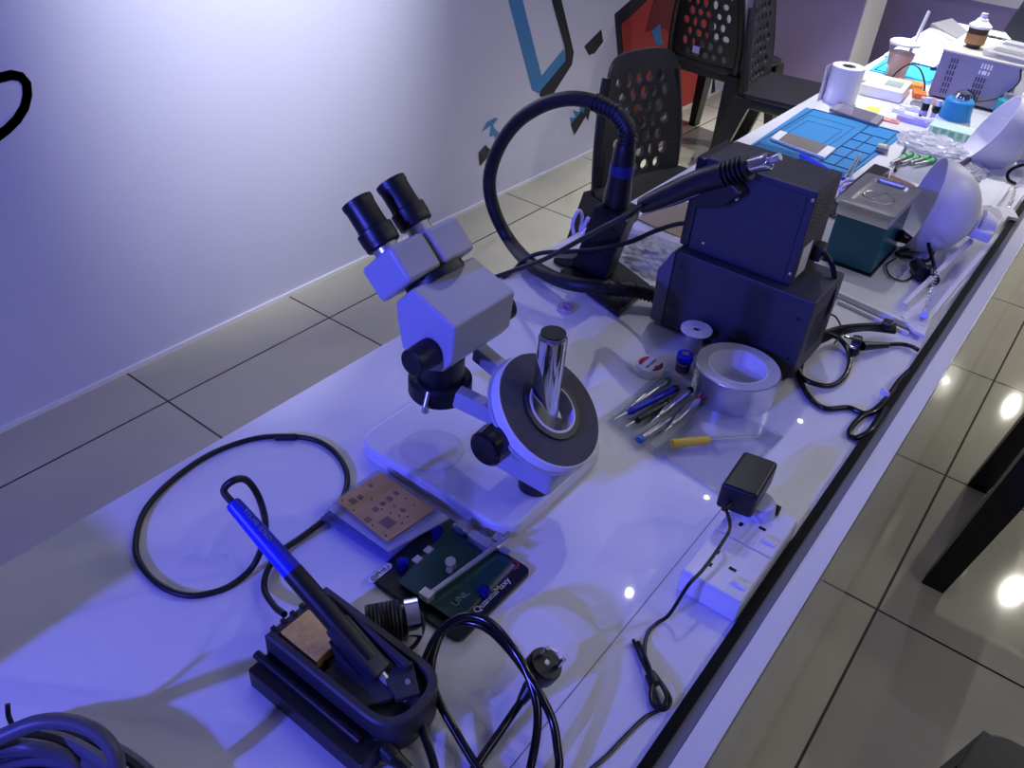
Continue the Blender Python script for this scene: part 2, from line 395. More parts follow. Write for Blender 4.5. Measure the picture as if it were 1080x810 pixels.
for k, (dy, ex) in enumerate(((-.030, 0), (.030, .006))):
    h = c0 + V((0, dy, 0)) + U * .030 - W * .006
    hb = build('prism_housing', MB().box(h, (.066, .056, .046), R45, .006, 3), MGREY, ms)
    e0 = h + U * .023 - W * .006
    build('eyepiece_tube', MB().cyl(e0 - U * .004, e0 + U * (.012 + ex), .0155, n=32), STEEL, ms)
    e1 = e0 + U * (.008 + ex)
    build('eyepiece', MB().lathe([(0, 0), (.019, 0), (.0215, .002), (.0215, .008), (.0222, .009), (.0222, .023), (.0192, .0245), (.0184, .030), (.0184, .052), (.0194, .055), (.0194, .061), (.0172, .062), (.0135, .056), (0, .054)], e1, U, 36), BLACK, ms)
hx, hy = -.556, YC - .002
build('objective_barrel', MB().cyl((hx, hy, .862), (hx, hy, .905), .030, n=36), BLACK, ms)
build('ring_light', MB().lathe([(.018, 0), (.039, 0), (.0405, .003), (.0405, .022), (.036, .026), (.018, .026)], (hx, hy, .847), n=40, closed=True), BLACKR, ms)
build('clamp_screw', MB().cyl((hx + .015, hy - .046, .855), (hx + .012, hy - .036, .872), .003, n=12).cyl((hx + .016, hy - .046, .848), (hx + .015, hy - .044, .856), .005, n=12), STEEL, ms)
zk = aty(446, 376, .59)
build('zoom_knob', MB().cyl((zk.x, .606, zk.z), (zk.x, .570, zk.z), .0172, .0165, n=32, bev=.002), BLACKR, ms)
build('side_knob', MB().cyl((zk.x, y2 - .002, zk.z), (zk.x, y2 + .03, zk.z), .0185, n=28, bev=.002), BLACKR, ms)
arm_z = .893
build('arm', MB().bar((hx + .058, .620, arm_z - .002), (PX - .012, .642, arm_z - .018), .018, .024, bev=.003), MGREY, ms)
build('arm', MB().bar((hx + .018, .708, arm_z), (PX - .012, .684, arm_z - .010), .018, .024, bev=.003), MGREY, ms)
build('focus_block', MB().span((PX - .045, PY - .034, .803), (PX + .040, PY + .034, .868), .006, 3), MGREY, ms)
fk = aty(517, 470, .585)
build('focus_knob', MB().cyl((fk.x, PY - .03, fk.z), (fk.x, .594, fk.z), .020, n=32).cyl((fk.x, .598, fk.z), (fk.x, .573, fk.z), .0225, .0215, n=36, bev=.003), BLACKG, ms)
build('trinocular_cap', MB().cyl(aty(529, 318, .70) + V((-.006, 0, 0)), aty(529, 318, .70) + V((.004, 0, .001)), .010, n=20), BLACK, ms)
# tape roll hung on the post
n = V((.594, .078, .80)).normalized(); tc = aty(582, 430, .668)
tr = thing('foam_tape_roll', 'big dark grey foam tape roll hung tilted over the chrome microscope post', 'tape roll', tuple(tc))
def ring_mb(ri, ro, h0, h1, n_=56, bev=.0008):
    return MB().lathe([(ri, h0), (ro - bev, h0), (ro, h0 + bev), (ro, h1 - bev), (ro - bev, h1), (ri, h1)], tc, n, n_, True)
build('foam_winding', ring_mb(.041, .072, -.016, -.001), FOAM, tr)
build('paper_liner', ring_mb(.0721, .0740, -.017, -.002), PAPER, tr)
build('backing_disc', ring_mb(.041, .077, -.020, -.0162), mat('silver_paper_side', (180, 180, 196), .5), tr)
build('inner_winding', ring_mb(.0335, .0408, -.017, .002), mat('dark_brown_tape', (34, 28, 30), .45), tr)
build('core', ring_mb(.0305, .0333, -.020, .003), PAPER, tr)
# ================================================================ SOLDERING STATION (near)
si = thing('soldering_iron_stand', 'black soldering iron stand with yellow sponge at the bottom of the picture', 'soldering stand', (-.38, .335, T))
x0, x1, ya, yb = -.462, -.292, .294, .374
zt = .802
def loopO(d, z):
    L_ = [V((x0 + d, ya + d, z))]; rr = .040 - d * .6; cx_ = x1 - .040
    for k in range(0, 17):
        a = -PI / 2 + PI * k / 16; ca_, sa_ = math.cos(a), math.sin(a)
        L_.append(V((cx_ + (.040 - d) * math.copysign(abs(ca_) ** .75, ca_), (ya + yb) / 2 + ((yb - ya) / 2 - d) * math.copysign(abs(sa_) ** .75, sa_), z)))
    L_.append(V((x0 + d, yb - d, z))); return L_
t_ = bmesh.new(); LL = [[t_.verts.new(p) for p in loopO(d, z)] for d, z in ((.0015, T + .006), (0, T + .009), (0, zt - .002), (.002, zt), (.008, zt), (.009, zt - .002), (.009, .786))]
for A, B in zip(LL, LL[1:]):
    for k in range(len(A)): t_.faces.new((A[k], A[(k + 1) % len(A)], B[(k + 1) % len(A)], B[k]))
t_.faces.new(LL[0][::-1]); t_.faces.new(LL[-1]); bmesh.ops.recalc_face_normals(t_, faces=t_.faces[:])
build('body', MB().merge(t_), STEELP, si)
build('sloped_deck', MB().prism([V((-.392, ya + .009, .787)), V((x1 - .045, ya + .009, .787)), V((x1 - .030, ya + .03, .792)), V((x1 - .030, yb - .02, .792)), V((-.36, yb - .009, .787)), V((-.392, yb - .009, .787))], (0, 0, .007), .001), STEELP, si)
for k in range(6): build('rim_notch', MB().span((x0 - .0015, ya + .008 + k * .012, zt - .010), (x0 + .006, ya + .013 + k * .012, zt + .0015), .0008), BLACK, si)
build('tray', MB().span((x0 + .002, ya - .026, T), (x1 - .014, ya + .004, T + .027), .003), BLACK, si)
build('tray_hinge', MB().cyl((x0 - .003, ya - .010, T + .029), (x1 - .030, ya - .010, T + .029), .0045, n=14), BLACK, si)
sg = [at(294, 668, .797), at(334, 701, .797), at(358, 678, .797), at(348, 660, .797), at(324, 643, .797)]
build('sponge', MB().prism([V((p.x, p.y, .7865)) for p in sg], (0, 0, .0145), .002), SPONGE, si)
for q in ((341, 703), (358, 714)):
    p = at(*q, .789); build('tip_hole', MB().lathe([(.0035, 0), (.0060, 0), (.0060, .0035), (.0035, .0035)], (p.x, p.y, .7875), n=20, closed=True), BLACKG, si)
ir0 = at(398, 706, .803); ir1 = at(245, 530, .905); ax = (ir1 - ir0).normalized()
side = ax.cross(V((0, 0, 1))).normalized(); upn = side.cross(ax)
build('iron_sleeve', MB().bar(ir0 - ax * .006 - upn * .002, ir0 + ax * .060 - upn * .002, .0235, .021, up=upn, bev=.005), mat('navy_grey_plastic', (40, 42, 56), .4), si)
build('sleeve_foot', MB().prism([ir0 - side * .012 - upn * .014 - ax * .004, ir0 - side * .012 - upn * .014 + ax * .05, V(((ir0 + ax * .05).x, (ir0 - side * .012).y, .792)), V(((ir0 - ax * .004).x, (ir0 - side * .012).y, .785))], side * .024), STEELP, si)
g_ = [at(343, 625, .845), at(350, 628, .845), at(436, 700, .808), at(428, 704, .808)]
build('guard_plate', MB().prism(g_, (0, 0, -.014), .001), STEELP, si)
p = at(432, 717, .80)
build('cradle_bracket', MB().prism([at(402, 712, .795), at(418, 742, .795), at(443, 735, .795), at(435, 700, .795)], (0, 0, .006), .001), STEELP, si)
build('bracket_screw', MB().cyl(at(430, 719, .801), at(430, 719, .803), .0028, n=12), STEEL, si)
ir = thing('soldering_iron', 'blue-handled soldering iron leaning out of the black stand', 'soldering iron', tuple(ir0))
L = (ir1 - ir0).length
build('black_grip', MB().lathe([(0, .01), (.0104, .012), (.0108, .06), (.0104, L * .58), (0, L * .58)], ir0, ax, 28), BLACK, ir)
build('blue_grip', MB().lathe([(0, L * .575), (.0100, L * .575), (.0094, L * .75), (.0078, L * .985), (.0066, L), (0, L)], ir0, ax, 28), BLUEP, ir)
build('tip', MB().lathe([(0, -.05), (.0015, -.049), (.004, -.03), (.005, .012), (0, .012)], ir0, ax, 16), STEEL, ir)
cv = V((0, 0, H)) - (ir0 + ax * L * .8); cv = (cv - ax * cv.dot(ax)).normalized()
build('grip_text', text_mb('T12-M8  8786D', ir0 + ax * (L * .93) + cv * .0098 - ax.cross(cv) * -.002, -ax, .0060, cv), SILVER, ir)
c = build('cord', MB().tube([ir1 - ax * .002, ir1 + ax * .012 + V((0, 0, .004)), at(248, 506, .925), at(262, 508, .91), at(275, 530, .875), at(280, 560, .81), at(270, 592, .765), at(252, 612, .754)] +
          path(*[(x, y, .7535) for x, y in ((228, 624), (198, 628), (170, 618), (150, 598), (143, 575), (152, 540), (180, 508), (220, 480), (262, 464), (298, 460), (332, 464), (354, 478), (366, 500), (362, 524), (345, 545), (320, 565))]) +
          path((296, 582, .757), (282, 602, .757), (279, 622, .757), (290, 640, .765), (300, 648, .775)), .0036, 10), BLACKR, ir)
build('cord_joint', MB().cyl(at(290, 461, .7545), at(312, 461, .7545), .0048, n=14), BLACKR, ir)
# coil spring holder beside it
sp_ = thing('spring_coil', 'black spring coil with shiny metal end ring beside the soldering iron stand', 'coil', tuple(at(412, 672, T)))
a0, a1 = at(388, 660, .774), at(432, 652, .776); d_ = (a1 - a0); ad_ = d_.normalized(); fx = ad_.cross(V((0, 0, 1))).normalized(); fz = fx.cross(ad_)
build('winding', MB().tube([a0 + d_ * (k / 110) * .82 + (fx * math.cos(k * 2 * PI / 11) + fz * math.sin(k * 2 * PI / 11)) * .0195 for k in range(111)], .0024, 6, 1), BLACKR, sp_)
build('metal_ring', MB().lathe([(.0165, 0), (.0205, 0), (.0205, .014), (.0165, .014)], a1 - ad_ * .004, ad_, 32, True), CHROME, sp_)
build('loose_loop', MB().tube([at(418, 690, .756), at(436, 682, .762), at(446, 664, .768), at(444, 648, .772), at(436, 640, .772)], .0024, 8), BLACKR, sp_)
build('inner_core', MB().cyl(a0, a1 - ad_ * .003, .0165, n=24), BLACK, sp_)
# mains cord with round two-pin plug
pc = thing('mains_lead', 'thick black mains cord looping beside the iron stand with a round two-pin plug', 'cord', tuple(at(505, 740, T)))
pa, pb = at(556, 730, .772), at(575, 701, .792); pd = (pb - pa).normalized()
build('cord', MB().tube([at(405, 792, .766), at(425, 806, .757), at(455, 850, .756), at(520, 880, .756), at(565, 850, .757), at(588, 815, .762), at(588, 790, .77), at(582, 758, .782), at(565, 725, .797), at(541, 690, .806), at(515, 664, .806), at(490, 656, .802), at(469, 664, .797), at(458, 688, .79), at(455, 715, .782), at(464, 742, .774), at(480, 771, .766), at(504, 810, .758), at(535, 850, .756),
        at(500, 880, .756), at(466, 838, .757), at(456, 800, .762), at(443, 760, .77), at(442, 726, .778), at(450, 692, .79), at(466, 664, .801), at(490, 650, .812), at(516, 656, .816), at(541, 684, .812), at(558, 715, .80), at(567, 752, .785), at(562, 798, .768), at(548, 840, .757), at(510, 870, .756), at(488, 836, .757), at(506, 803, .757), at(526, 774, .760), at(548, 742, .766), pa], .0042, 10), BLACKG, pc)
build('strain_relief', MB().lathe([(0, 0), (.0046, 0), (.0078, .016), (.0085, .03), (0, .03)], pa - pd * .012, pd, 18), BLACK, pc)
pn = (V((.30, .16, .80))).normalized()
build('connector', MB().lathe([(0, -.004), (.0165, -.004), (.0178, 0), (.0178, .013), (.0165, .016), (0, .016)], pb - pn * .012, pn, 28).cyl(pa + pd * .012, pb - pn * .006, .009, .011, n=18), BLACK, pc)
pq = pn.cross(pd).normalized()
for k in (-1, 1): build('pin', MB().cyl(pb + pn * .003 + pq * k * .0095, pb + pn * .022 + pq * k * .0095, .0024, n=12), CHROME, pc)
build('earth_clip', MB().box(pb + pn * .004 + pd * .013, (.006, .003, .004)).box(pb + pn * .004, (.005, .005, .002)), STEEL, pc)
build('inlet_connector', MB().cyl(at(398, 780, .768), at(416, 800, .764), .0115, .008, n=18).cyl(at(414, 798, .764), at(432, 812, .758), .008, .005, n=16), BLACK, pc)
# ================================================================ CIRCUIT BOARD HOLDER & STENCILS
bx0, bx1, by0, by1 = -.466, -.333, .437, .566
bh = thing('board_holder', 'black phone board holder plate clamping a green circuit board', 'board holder', (-.40, .50, T))
s = MB(); s.prism(rrect(bx0, bx1, by0, by1, T, .009), (0, 0, .006), .001); build('plate', s, BLACK, bh)
build('slot_rail', MB().span((-.356, by0 + .012, .756), (-.350, by1 - .01, .759)), STEEL, bh)
r0, r1 = at(459, 633, .772), at(540, 562, .772)
r0, r1 = at(453, 627, .771), at(537, 566, .771)
build('clamp_bar', MB().bar(r0, r1, .005, .004, bev=.0006), STEEL, bh)
build('clamp_jaw', MB().box(at(450, 628, .769), (.014, .011, .010), None, .001), STEEL, bh)
s = MB()
for q, sz in (((487, 556), (.012, .012, .010)), ((507, 571), (.030, .013, .010)), ((526, 570), (.014, .010, .009))): s.box(at(*q, .768), sz, None, .001)
s.bar(at(478, 554, .768), at(538, 583, .768), .006, .004); build('clamp_rail', s, STEEL, bh)
build('clamp_knob', MB().cyl(at(476, 597, .769), at(475, 592, .780), .006, n=20).cyl(at(474, 601, .769), at(474, 601, .774), .004, n=12), STEEL, bh)
for q in ((461, 565), (425, 597), (510, 627)): 
    p = at(*q, .757); build('screw_post', MB().cyl((p.x, p.y, .756), (p.x, p.y, .766), .0068, n=18).cyl((p.x, p.y, .766), (p.x, p.y, .7675), .0045, n=14), mat('blue_anodised', (24, 36, 150), .25, .6), bh)
pill = at(401, 604, .7562)
s = MB(); 
for yy, k in ((0, 0),): s.prism([V((pill.x + p.x, pill.y + p.y, .7559)) for p in rrect(-.0045, .0045, -.017, .017, 0, .0044)], (0, 0, .0006))
build('badge', s, PAPER, bh)
build('badge_text', text_mb('@PHILI', (pill.x + .0028, pill.y - .0145, .7567), (0, 1, 0), .0085), BLACK, bh)
build('plate_text', text_mb('QuanmiMaxy', at(502, 646, .7563) + V((.002, 0, 0)), (0, 1, 0), .0112), PAPER, bh)
p = at(541, 596, .756); build('emblem', MB().lathe([(.0045, 0), (.0085, 0), (.0085, .0006), (.0045, .0006)], (p.x, p.y, .7559), n=6, closed=True).cyl((p.x, p.y, .7559), (p.x, p.y, .7565), .003, n=6), mat('dull_red_print', (130, 50, 66), .5), bh)
gb = thing('circuit_board', 'dark green circuit board held on the black plate', 'circuit board', tuple(at(480, 603, .762)))
gz = .7615
q4 = [at(420, 615, gz), at(481, 657, gz), at(540, 592, gz), at(474, 556, gz)]
build('board', MB().prism(q4, (0, 0, .0018), .0003), GREEN, gb)
build('board_text', text_mb('UNL', at(481, 640, gz + .0019), (0, 1, 0), .012), mat('pale_print', (120, 150, 150), .5), gb)
for k, q in enumerate(((440, 590), (452, 580))): build('shield_can', MB().box(at(*q, gz + .0025), (.008, .010, .002)), STEEL, gb)
def card(c4, z, th, m, label, name='stencil_card', sub=None):
    o = thing(name, label, 'stencil', tuple(V((sum(at(*q, z).x for q in c4) / 4, sum(at(*q, z).y for q in c4) / 4, z))), 0, 'stencil cards in clear sleeves')
    build('sleeve', MB().prism([at(*q, z) for q in c4], (0, 0, th), .0004), m, o)
    return o
zb = .757
card(((338, 548), (408, 594), (462, 545), (392, 505)), zb, .004, BLUECL, 'lowest clear stencil sleeve of the pile left of the board holder')
card(((342, 541), (411, 588), (470, 543), (400, 499)), zb + .0048, .003, CLEAR, 'second clear stencil sleeve up in the pile left of the board holder')
card(((345, 537), (410, 583), (474, 548), (398, 496)), zb + .0084, .003, FROST, 'third clear stencil sleeve up in the pile left of the board holder')
z4 = zb + .012
st = card(((349, 530), (409, 577), (465, 541), (402, 494)), z4, .0022, CLEAR, 'copper stencil plate on top of the pile left of the board holder')
build('copper_plate', MB().prism([at(*q, z4 + .0023) for q in ((354, 528), (408, 572), (458, 538), (402, 498))], (0, 0, .0008), .0002), COPPER, st)
s = MB()
for q, w, d in (((372, 528), .009, .007), ((380, 524), .007, .006), ((388, 548), .008, .007), ((396, 537), .007, .006), ((404, 531), .006, .006), ((411, 526), .008, .006), ((409, 551), .016, .014), ((418, 520), .007, .005), ((391, 512), .006, .004), ((425, 538), .006, .005)):
    build('aperture', MB().box(at(*q, z4 + .0033), (w, d, .0005)), mat('dull_bronze', (120, 90, 78), .5), st)
s = MB()
for q in ((361, 528), (373, 538), (392, 526), (403, 537), (412, 541), (393, 554), (424, 552), (416, 534), (430, 545), (428, 526), (437, 533), (421, 544), (407, 565)): p = at(*q, z4 + .0031); s.cyl(p, p + V((0, 0, .0005)), .0011, n=8)
build('pin_holes', s, BLACK, st)
# ================================================================ CABLE COIL bottom left
cc = thing('cable_coil', 'bundle of thick grey cable coiled at the bottom left corner', 'cable', tuple(at(30, 815, T)))
base = at(34, 945, T)
s = MB()
rnd = random.Random(5)
for k in range(9):
    r = .105 + rnd.uniform(-.02, .02); z = T + .008 + .009 * (k % 5); cx = base.x + rnd.uniform(-.012, .012); cy = base.y + rnd.uniform(-.01, .01)
    s.tube([(cx + r * 1.25 * math.cos(2 * PI * j / 24), cy + r * .85 * math.sin(2 * PI * j / 24), z + .003 * math.sin(j)) for j in range(25)], .0062, 8, 3)
build('coil', s, GREYC, cc)
build('raised_loop', MB().tube(path((-60, 800, .80), (-20, 787, .83), (10, 773, .842), (40, 762, .85), (70, 761, .85), (98, 770, .845), (117, 788, .835), (124, 812, .82), (118, 850, .79)), .0065, 10), GREYC, cc)
build('raised_loop', MB().tube(path((-60, 800, .79), (0, 788, .80), (30, 787, .808), (58, 793, .80), (78, 806, .79), (95, 835, .77)), .0065, 10), GREYC, cc)
build('tie', MB().tube(path((20, 792, .79), (14, 768, .82), (9, 755, .835), (8, 743, .845)), .0022, 8), BLACK, cc)
# ================================================================ HOT AIR STAND, HOSE
YS = 1.19
hs = thing('hot_air_holder', 'black upright holder with splayed base behind the microscope', 'tool holder', tuple(at(640, 305, T)))
b4 = [at(590, 290, T), at(652, 336, T), at(684, 305, T), at(640, 272, T)]
build('base', MB().prism(b4, (0, 0, .012), .003), BLACK, hs)
cb0 = at(625, 288, .762)
pA = [at(590, 287, .762), at(625, 300, .762), at(655, 300, .762), at(636, 275, .762)]
hb = aty(627, 285, YS + .02); ht = aty(651, 222, YS + .02)
s = MB(); s.prism([hb + V((-.036, -.024, 0)), hb + V((.036, -.024, 0)), hb + V((.030, .024, 0)), hb + V((-.036, .024, 0))], (ht - hb), .006); build('column', s, BLACK, hs)
build('foot_rib', MB().prism([hb + V((-.034, -.02, -.0)), hb + V((-.085, -.01, -.022)), hb + V((-.085, .015, -.022)), hb + V((-.034, .02, .0))], (.0, 0, .02), .003), BLACK, hs)
build('socket_collar', MB().bar(ht - V((.002, 0, .022)), ht + V((0, 0, .010)), .060, .070, up=(0, 1, 0), bev=.008), BLACK, hs)
hg = thing('hot_air_gun', 'black hot air wand standing upright in the holder with its thick hose arched over', 'hot air gun', tuple(ht))
g0 = ht + V((-.004, 0, -.02)); g1 = aty(660, 152, YS + .02)
gd = (g1 - g0); gl = gd.length
build('handle', MB().lathe([(0, 0), (.021, 0), (.024, gl * .3), (.0205, gl * .55), (.019, gl * .9), (.016, gl), (0, gl)], g0, gd, 28), BLACK, hg)
build('blue_band', MB().lathe([(.0195, gl * .62), (.0208, gl * .62), (.0208, gl * .76), (.0195, gl * .76)], g0, gd, 28, True), mat('dark_blue_band', (20, 34, 120), .4), hg)
hp = [aty(x, y, YS + .02 + dy) for x, y, dy in ((660, 156, 0), (662, 136, 0), (650, 119, 0), (628, 108, 0), (600, 104, 0), (570, 112, 0), (543, 131, 0), (524, 160, 0), (516, 192, 0), (522, 224, 0), (539, 256, 0))] + path((563, 281, .768), (598, 298, .781), (640, 303, .787), (672, 306, .781), (694, 312, .775))
build('hose', MB().tube(hp, .0128, 14), BLACKR, hg)
s = MB(); P = hp[:4]
for k in range(16):
    u = k / 15 * 3; i = min(2, int(u)); f_ = u - i; c_ = P[i].lerp(P[i + 1], f_); d_ = (P[i + 1] - P[i]).normalized()
    s.lathe([(.012, -.002), (.0150, -.002), (.0150, .002), (.012, .002)], c_, d_, 18, True)
build('ribbed_sleeve', s, BLACKR, hg)
s = MB(); P = hp[-3:]
for k in range(12):
    u = k / 11 * 2; i = min(1, int(u)); f_ = u - i; c_ = P[i].lerp(P[i + 1], f_); d_ = (P[i + 1] - P[i]).normalized()
    s.lathe([(.012, -.0015), (.0145, -.0015), (.0145, .0015), (.012, .0015)], c_, d_, 18, True)
build('ribbed_sleeve', s, BLACKR, hg)
# ================================================================ STATIONS
sl = thing('rework_station', 'wide dark steel rework station at the bottom of the two stacked boxes', 'soldering station', (-.37, 1.2, T))
lx0, lx1, ly0, ly1, lz = -.483, -.252, 1.14, 1.268, .895
build('case', MB().span((lx0, ly0, T + .006), (lx1, ly1, lz), .004), STEELP, sl)
build('front_bezel', MB().prism([V((lx0 - .022, ly0 - .001, T + .008)), V((lx0, ly0 - .001, T + .006)), V((lx0, ly0 - .001, lz)), V((lx0 - .006, ly0 - .001, lz - .004)), V((lx0 - .026, ly0 - .001, lz - .045))], (0, ly1 - ly0, 0), .003), BEZEL, sl)
for x in (lx0 + .03, lx1 - .03):
    for y in (ly0 + .03, ly1 - .03): build('foot', MB().cyl((x, y, T), (x, y, T + .008), .009, n=16), BLACKR, sl)
for x, z in ((lx0 + .012, .80), (lx0 + .014, .87), (lx1 - .018, .86), (lx1 - .014, .79)): build('screw', MB().cyl((x, ly0 + .001, z), (x, ly0 - .0015, z), .0026, n=12), BLACK, sl)
s = MB()
for k in range(6): s.span((lx1 - .001, 1.17 + k * .012, .79), (lx1 + .0006, 1.175 + k * .012, .86))
build('vent_slots', s, BLACK, sl)
su = thing('hot_air_station', 'upright dark steel station standing on top of the wide one', 'soldering station', (-.39, 1.21, lz))
ux0, ux1, uy0, uy1, uz = -.474, -.301, 1.160, 1.262, 1.046
build('case', MB().span((ux0, uy0, lz), (ux1, uy1, uz), .003), STEELP, su)
build('side_plate', MB().span((ux0 + .012, uy0 - .002, lz + .006), (ux1 - .012, uy0 + .001, uz - .010), .0015), STEELP, su)
for q in ((766, 213), (777, 210), (857, 211.5), (742, 256), (833, 289)):
    p = aty(*q, uy0 - .002); build('screw', MB().lathe([(0, .0022), (.0018, .002), (.0032, 0)], (p.x, uy0 - .002, p.z), (0, -1, 0), 14), CHROME, su)
s = MB()
for r in range(7):
    for k in range(5): s.span((ux1 - .0005, 1.172 + k * .016, .990 + r * .006), (ux1 + .0006, 1.183 + k * .016, .993 + r * .006))
build('vent_slots', s, BLACK, su)
build('rating_label', MB().span((ux1 - .0005, uy0 + .012, .905), (ux1 + .0006, uy0 + .05, .955)), PAPER, su)
build('front_bezel', MB().span((ux0 - .016, uy0 - .001, lz + .002), (ux0 + .001, uy1, uz - .002), .004), BLACK, su)
build('power_inlet', MB().span((ux1, 1.225, .915), (ux1 + .014, 1.252, .940), .002), BLACK, su)
# hot air wand lying in the holder on the side of the upper box
yg = 1.135
wd = thing('desolder_wand', 'black hot air wand with ribbed neck and chrome nozzle hung on the upper station', 'hot air gun', tuple(aty(745, 205, yg)))
w = [aty(*q, yg) for q in ((677, 217), (705, 206), (740, 191), (765, 184))]
build('handle', MB().tube(w, lambda u: .0105 + .0085 * math.sin(min(1, u * 1.6 + .15) * PI / 2), 18), BLACK, wd)
s = MB(); a_, b_ = aty(765, 184, yg), aty(789, 176, yg)
for k in range(6): s.lathe([(.012, -.0014), (.0190, -.0014), (.0190, .0014), (.012, .0014)], a_.lerp(b_, k / 5), b_ - a_, 28, True)
s.cyl(a_, b_, .0125, n=22); build('ribbed_neck', s, BLACK, wd)
c_ = aty(812, 170, yg); build('nozzle', MB().lathe([(0, 0), (.0115, 0), (.0115, .024), (.0125, .026), (.0125, .032), (.0115, .034), (.0105, (c_ - b_).length), (0, (c_ - b_).length)], b_, c_ - b_, 28), CHROME, wd)
e_ = aty(823, 165, yg); build('tip', MB().cyl(c_, e_, .0055, n=16), STEEL, wd)
build('trigger_body', MB().prism([aty(*q, yg - .009) for q in ((729, 196), (766, 188), (782, 205), (762, 219), (733, 221))], (0, .024, 0), .004), BLACK, wd)
build('seam_line', MB().tube([aty(678, 227, yg - .014), aty(700, 219, yg - .0175), aty(737, 205, yg - .018)], .0008, 6), GREYP, wd)
build('cord', MB().tube([aty(677, 217, yg)] + path((664, 226, .985), (640, 238, .955), (614, 252, .91), (573, 274, .84), (540, 286, .79), (517, 294, .765), (500, 300, .754)), .0042, 10), BLACKR, wd)
single('probe_cord', MB().tube(path((734, 237, .93), (716, 236, .92), (690, 244, .89), (665, 255, .86), (630, 263, .83), (603, 265, .81), (570, 267, .79), (552, 275, .77), (542, 285, .757), (530, 292, .754)), .0040, 10), BLACKR,
       'thin black cord running from the upper station past the holder toward the microscope', 'cord')
# cords on the right of the stations
rc = thing('mains_lead', 'black mains cord bundle with a plug lying on the counter right of the stations', 'cord', tuple(at(890, 390, T)))
build('cord', MB().tube([V((ux1 + .012, 1.24, .928)), at(877, 278, .915), at(880, 300, .885), at(872, 330, .84), at(860, 352, .79)] + path((845, 385, .757), (848, 410, .755), (868, 430, .755), (895, 430, .755), (915, 436, .755), (935, 420, .757), (948, 402, .760), (958, 392, .760)), .0042, 10), BLACKG, rc)
build('cord', MB().tube(path((866, 345, .785), (850, 365, .77), (842, 390, .757), (852, 402, .760), (876, 407, .757), (892, 395, .755), (896, 375, .758), (886, 358, .765), (868, 350, .775)), .0042, 10), BLACKG, rc)
build('cord', MB().tube(path((945, 410, .758), (925, 432, .757), (908, 440, .757), (896, 455, .755), (903, 462, .755), (920, 452, .758), (935, 430, .761)), .0042, 10), BLACKG, rc)
s = MB()
for k in range(5): s.tube(path((862, 362 - k * 2, .762 + .003 * k), (885, 352 - k * 1.5, .764 + .003 * k), (912, 347 - k, .766 + .003 * k), (944, 350 - 2 * k, .764 + .002 * k)), .0040, 8)
build('cord_hank', s, BLACK, rc)
build('tie_end', MB().box(at(936, 342, .775), (.018, .022, .012), None, .003), BLACK, rc)
build('tie', MB().tube(path((872, 330, .79), (882, 335, .78), (888, 350, .77), (880, 362, .765)), .0016, 6), BLACK, rc)
build('clip', MB().bar(at(929, 412, .762), at(937, 418, .762), .002, .012), PAPER, rc)
pg = at(904, 364, .765)
build('plug', MB().cyl(at(898, 363, .766), at(908, 365, .768), .0165, n=24, bev=.002).cyl(at(909, 365, .766), at(936, 364, .758), .008, .005, n=16), BLACK, rc)
for k in (-1, 1): build('pin', MB().cyl(at(900 + k * 2, 362 + k * 5, .772), at(893 + k * 2, 360 + k * 5, .776), .0022, n=10), CHROME, rc)
build('plug_cord', MB().tube(path((932, 364, .758), (948, 363, .756), (960, 365, .757), (968, 369, .760)), .0036, 10), BLACKG, rc)
# ================================================================ SMALL ITEMS near the stations
p = at(596, 327, T); o = thing('desolder_braid', 'small flat reel of desoldering braid alone behind the chrome post', 'reel', tuple(p))
build('reel', MB().lathe([(.006, 0), (.0145, 0), (.0145, .007), (.006, .007)], p, n=32, closed=True), FROST, o)
build('paper_label', MB().lathe([(.0062, .0072), (.0125, .0072), (.0125, .0076), (.0062, .0076)], p, n=28, closed=True), mat('pink_blue_print', (150, 110, 170), .5, var=.6, scale=400), o)
p = at(685, 392, T); o = thing('flux_tin', 'round white tin with a red and grey label in front of the wide station', 'tin', tuple(p))
build('tin', MB().lathe([(0, 0), (.0215, 0), (.0225, .002), (.0225, .013), (.0215, .015), (0, .015)], p, n=40), SOCKW, o)
def half(p, r, a0_, a1_, cut, z):
    out = []
    for k in range(13):
        a = a0_ + (a1_ - a0_) * k / 12; out.append(V((p.x + r * math.cos(a), p.y + r * math.sin(a), z)))
    return out
zl = T + .0152
build('red_label', MB().prism(half(p, .019, math.radians(125), math.radians(235), 0, zl), (0, 0, .0005)), REDP, o)
build('grey_label', MB().prism(half(p, .019, math.radians(-58), math.radians(52), 0, zl), (0, 0, .0005)), mat('slate_print', (64, 66, 92), .5), o)
build('red_dot', MB().cyl((p.x + .0125, p.y - .003, zl + .0005), (p.x + .0125, p.y - .003, zl + .001), .0042, n=16), REDP, o)
build('label_text', text_mb('MECHANIC', (p.x + .002, p.y - .0145, zl), (0, 1, 0), .0062), INKB, o)
p = at(719, 391, T); o = thing('flux_bottle', 'tiny clear jar with a bright blue cap beside the foil tape', 'bottle', tuple(p))
build('jar', MB().lathe([(0, 0), (.010, 0), (.011, .002), (.011, .017), (.0085, .019), (0, .019)], p, n=28), FROST, o)
build('cap', MB().lathe([(0, .019), (.0125, .019), (.013, .020), (.013, .031), (.0118, .0325), (0, .0325)], p, n=28), BLUEP, o)
build('cap_label', MB().box((p.x, p.y, T + .0331), (.011, .008, .0008), Matrix.Rotation(.5, 3, 'Z')), CARD, o)
build('jar_label', MB().lathe([(.0112, .003), (.0115, .003), (.0115, .015), (.0112, .015)], p, n=24, closed=True), mat('maroon_blue_label', (96, 70, 130), .5, var=.5, scale=150), o)
p = at(729, 371, T); o = thing('solder_spool', 'white flanged spool of solder wire standing against the wide station', 'spool', tuple(p))
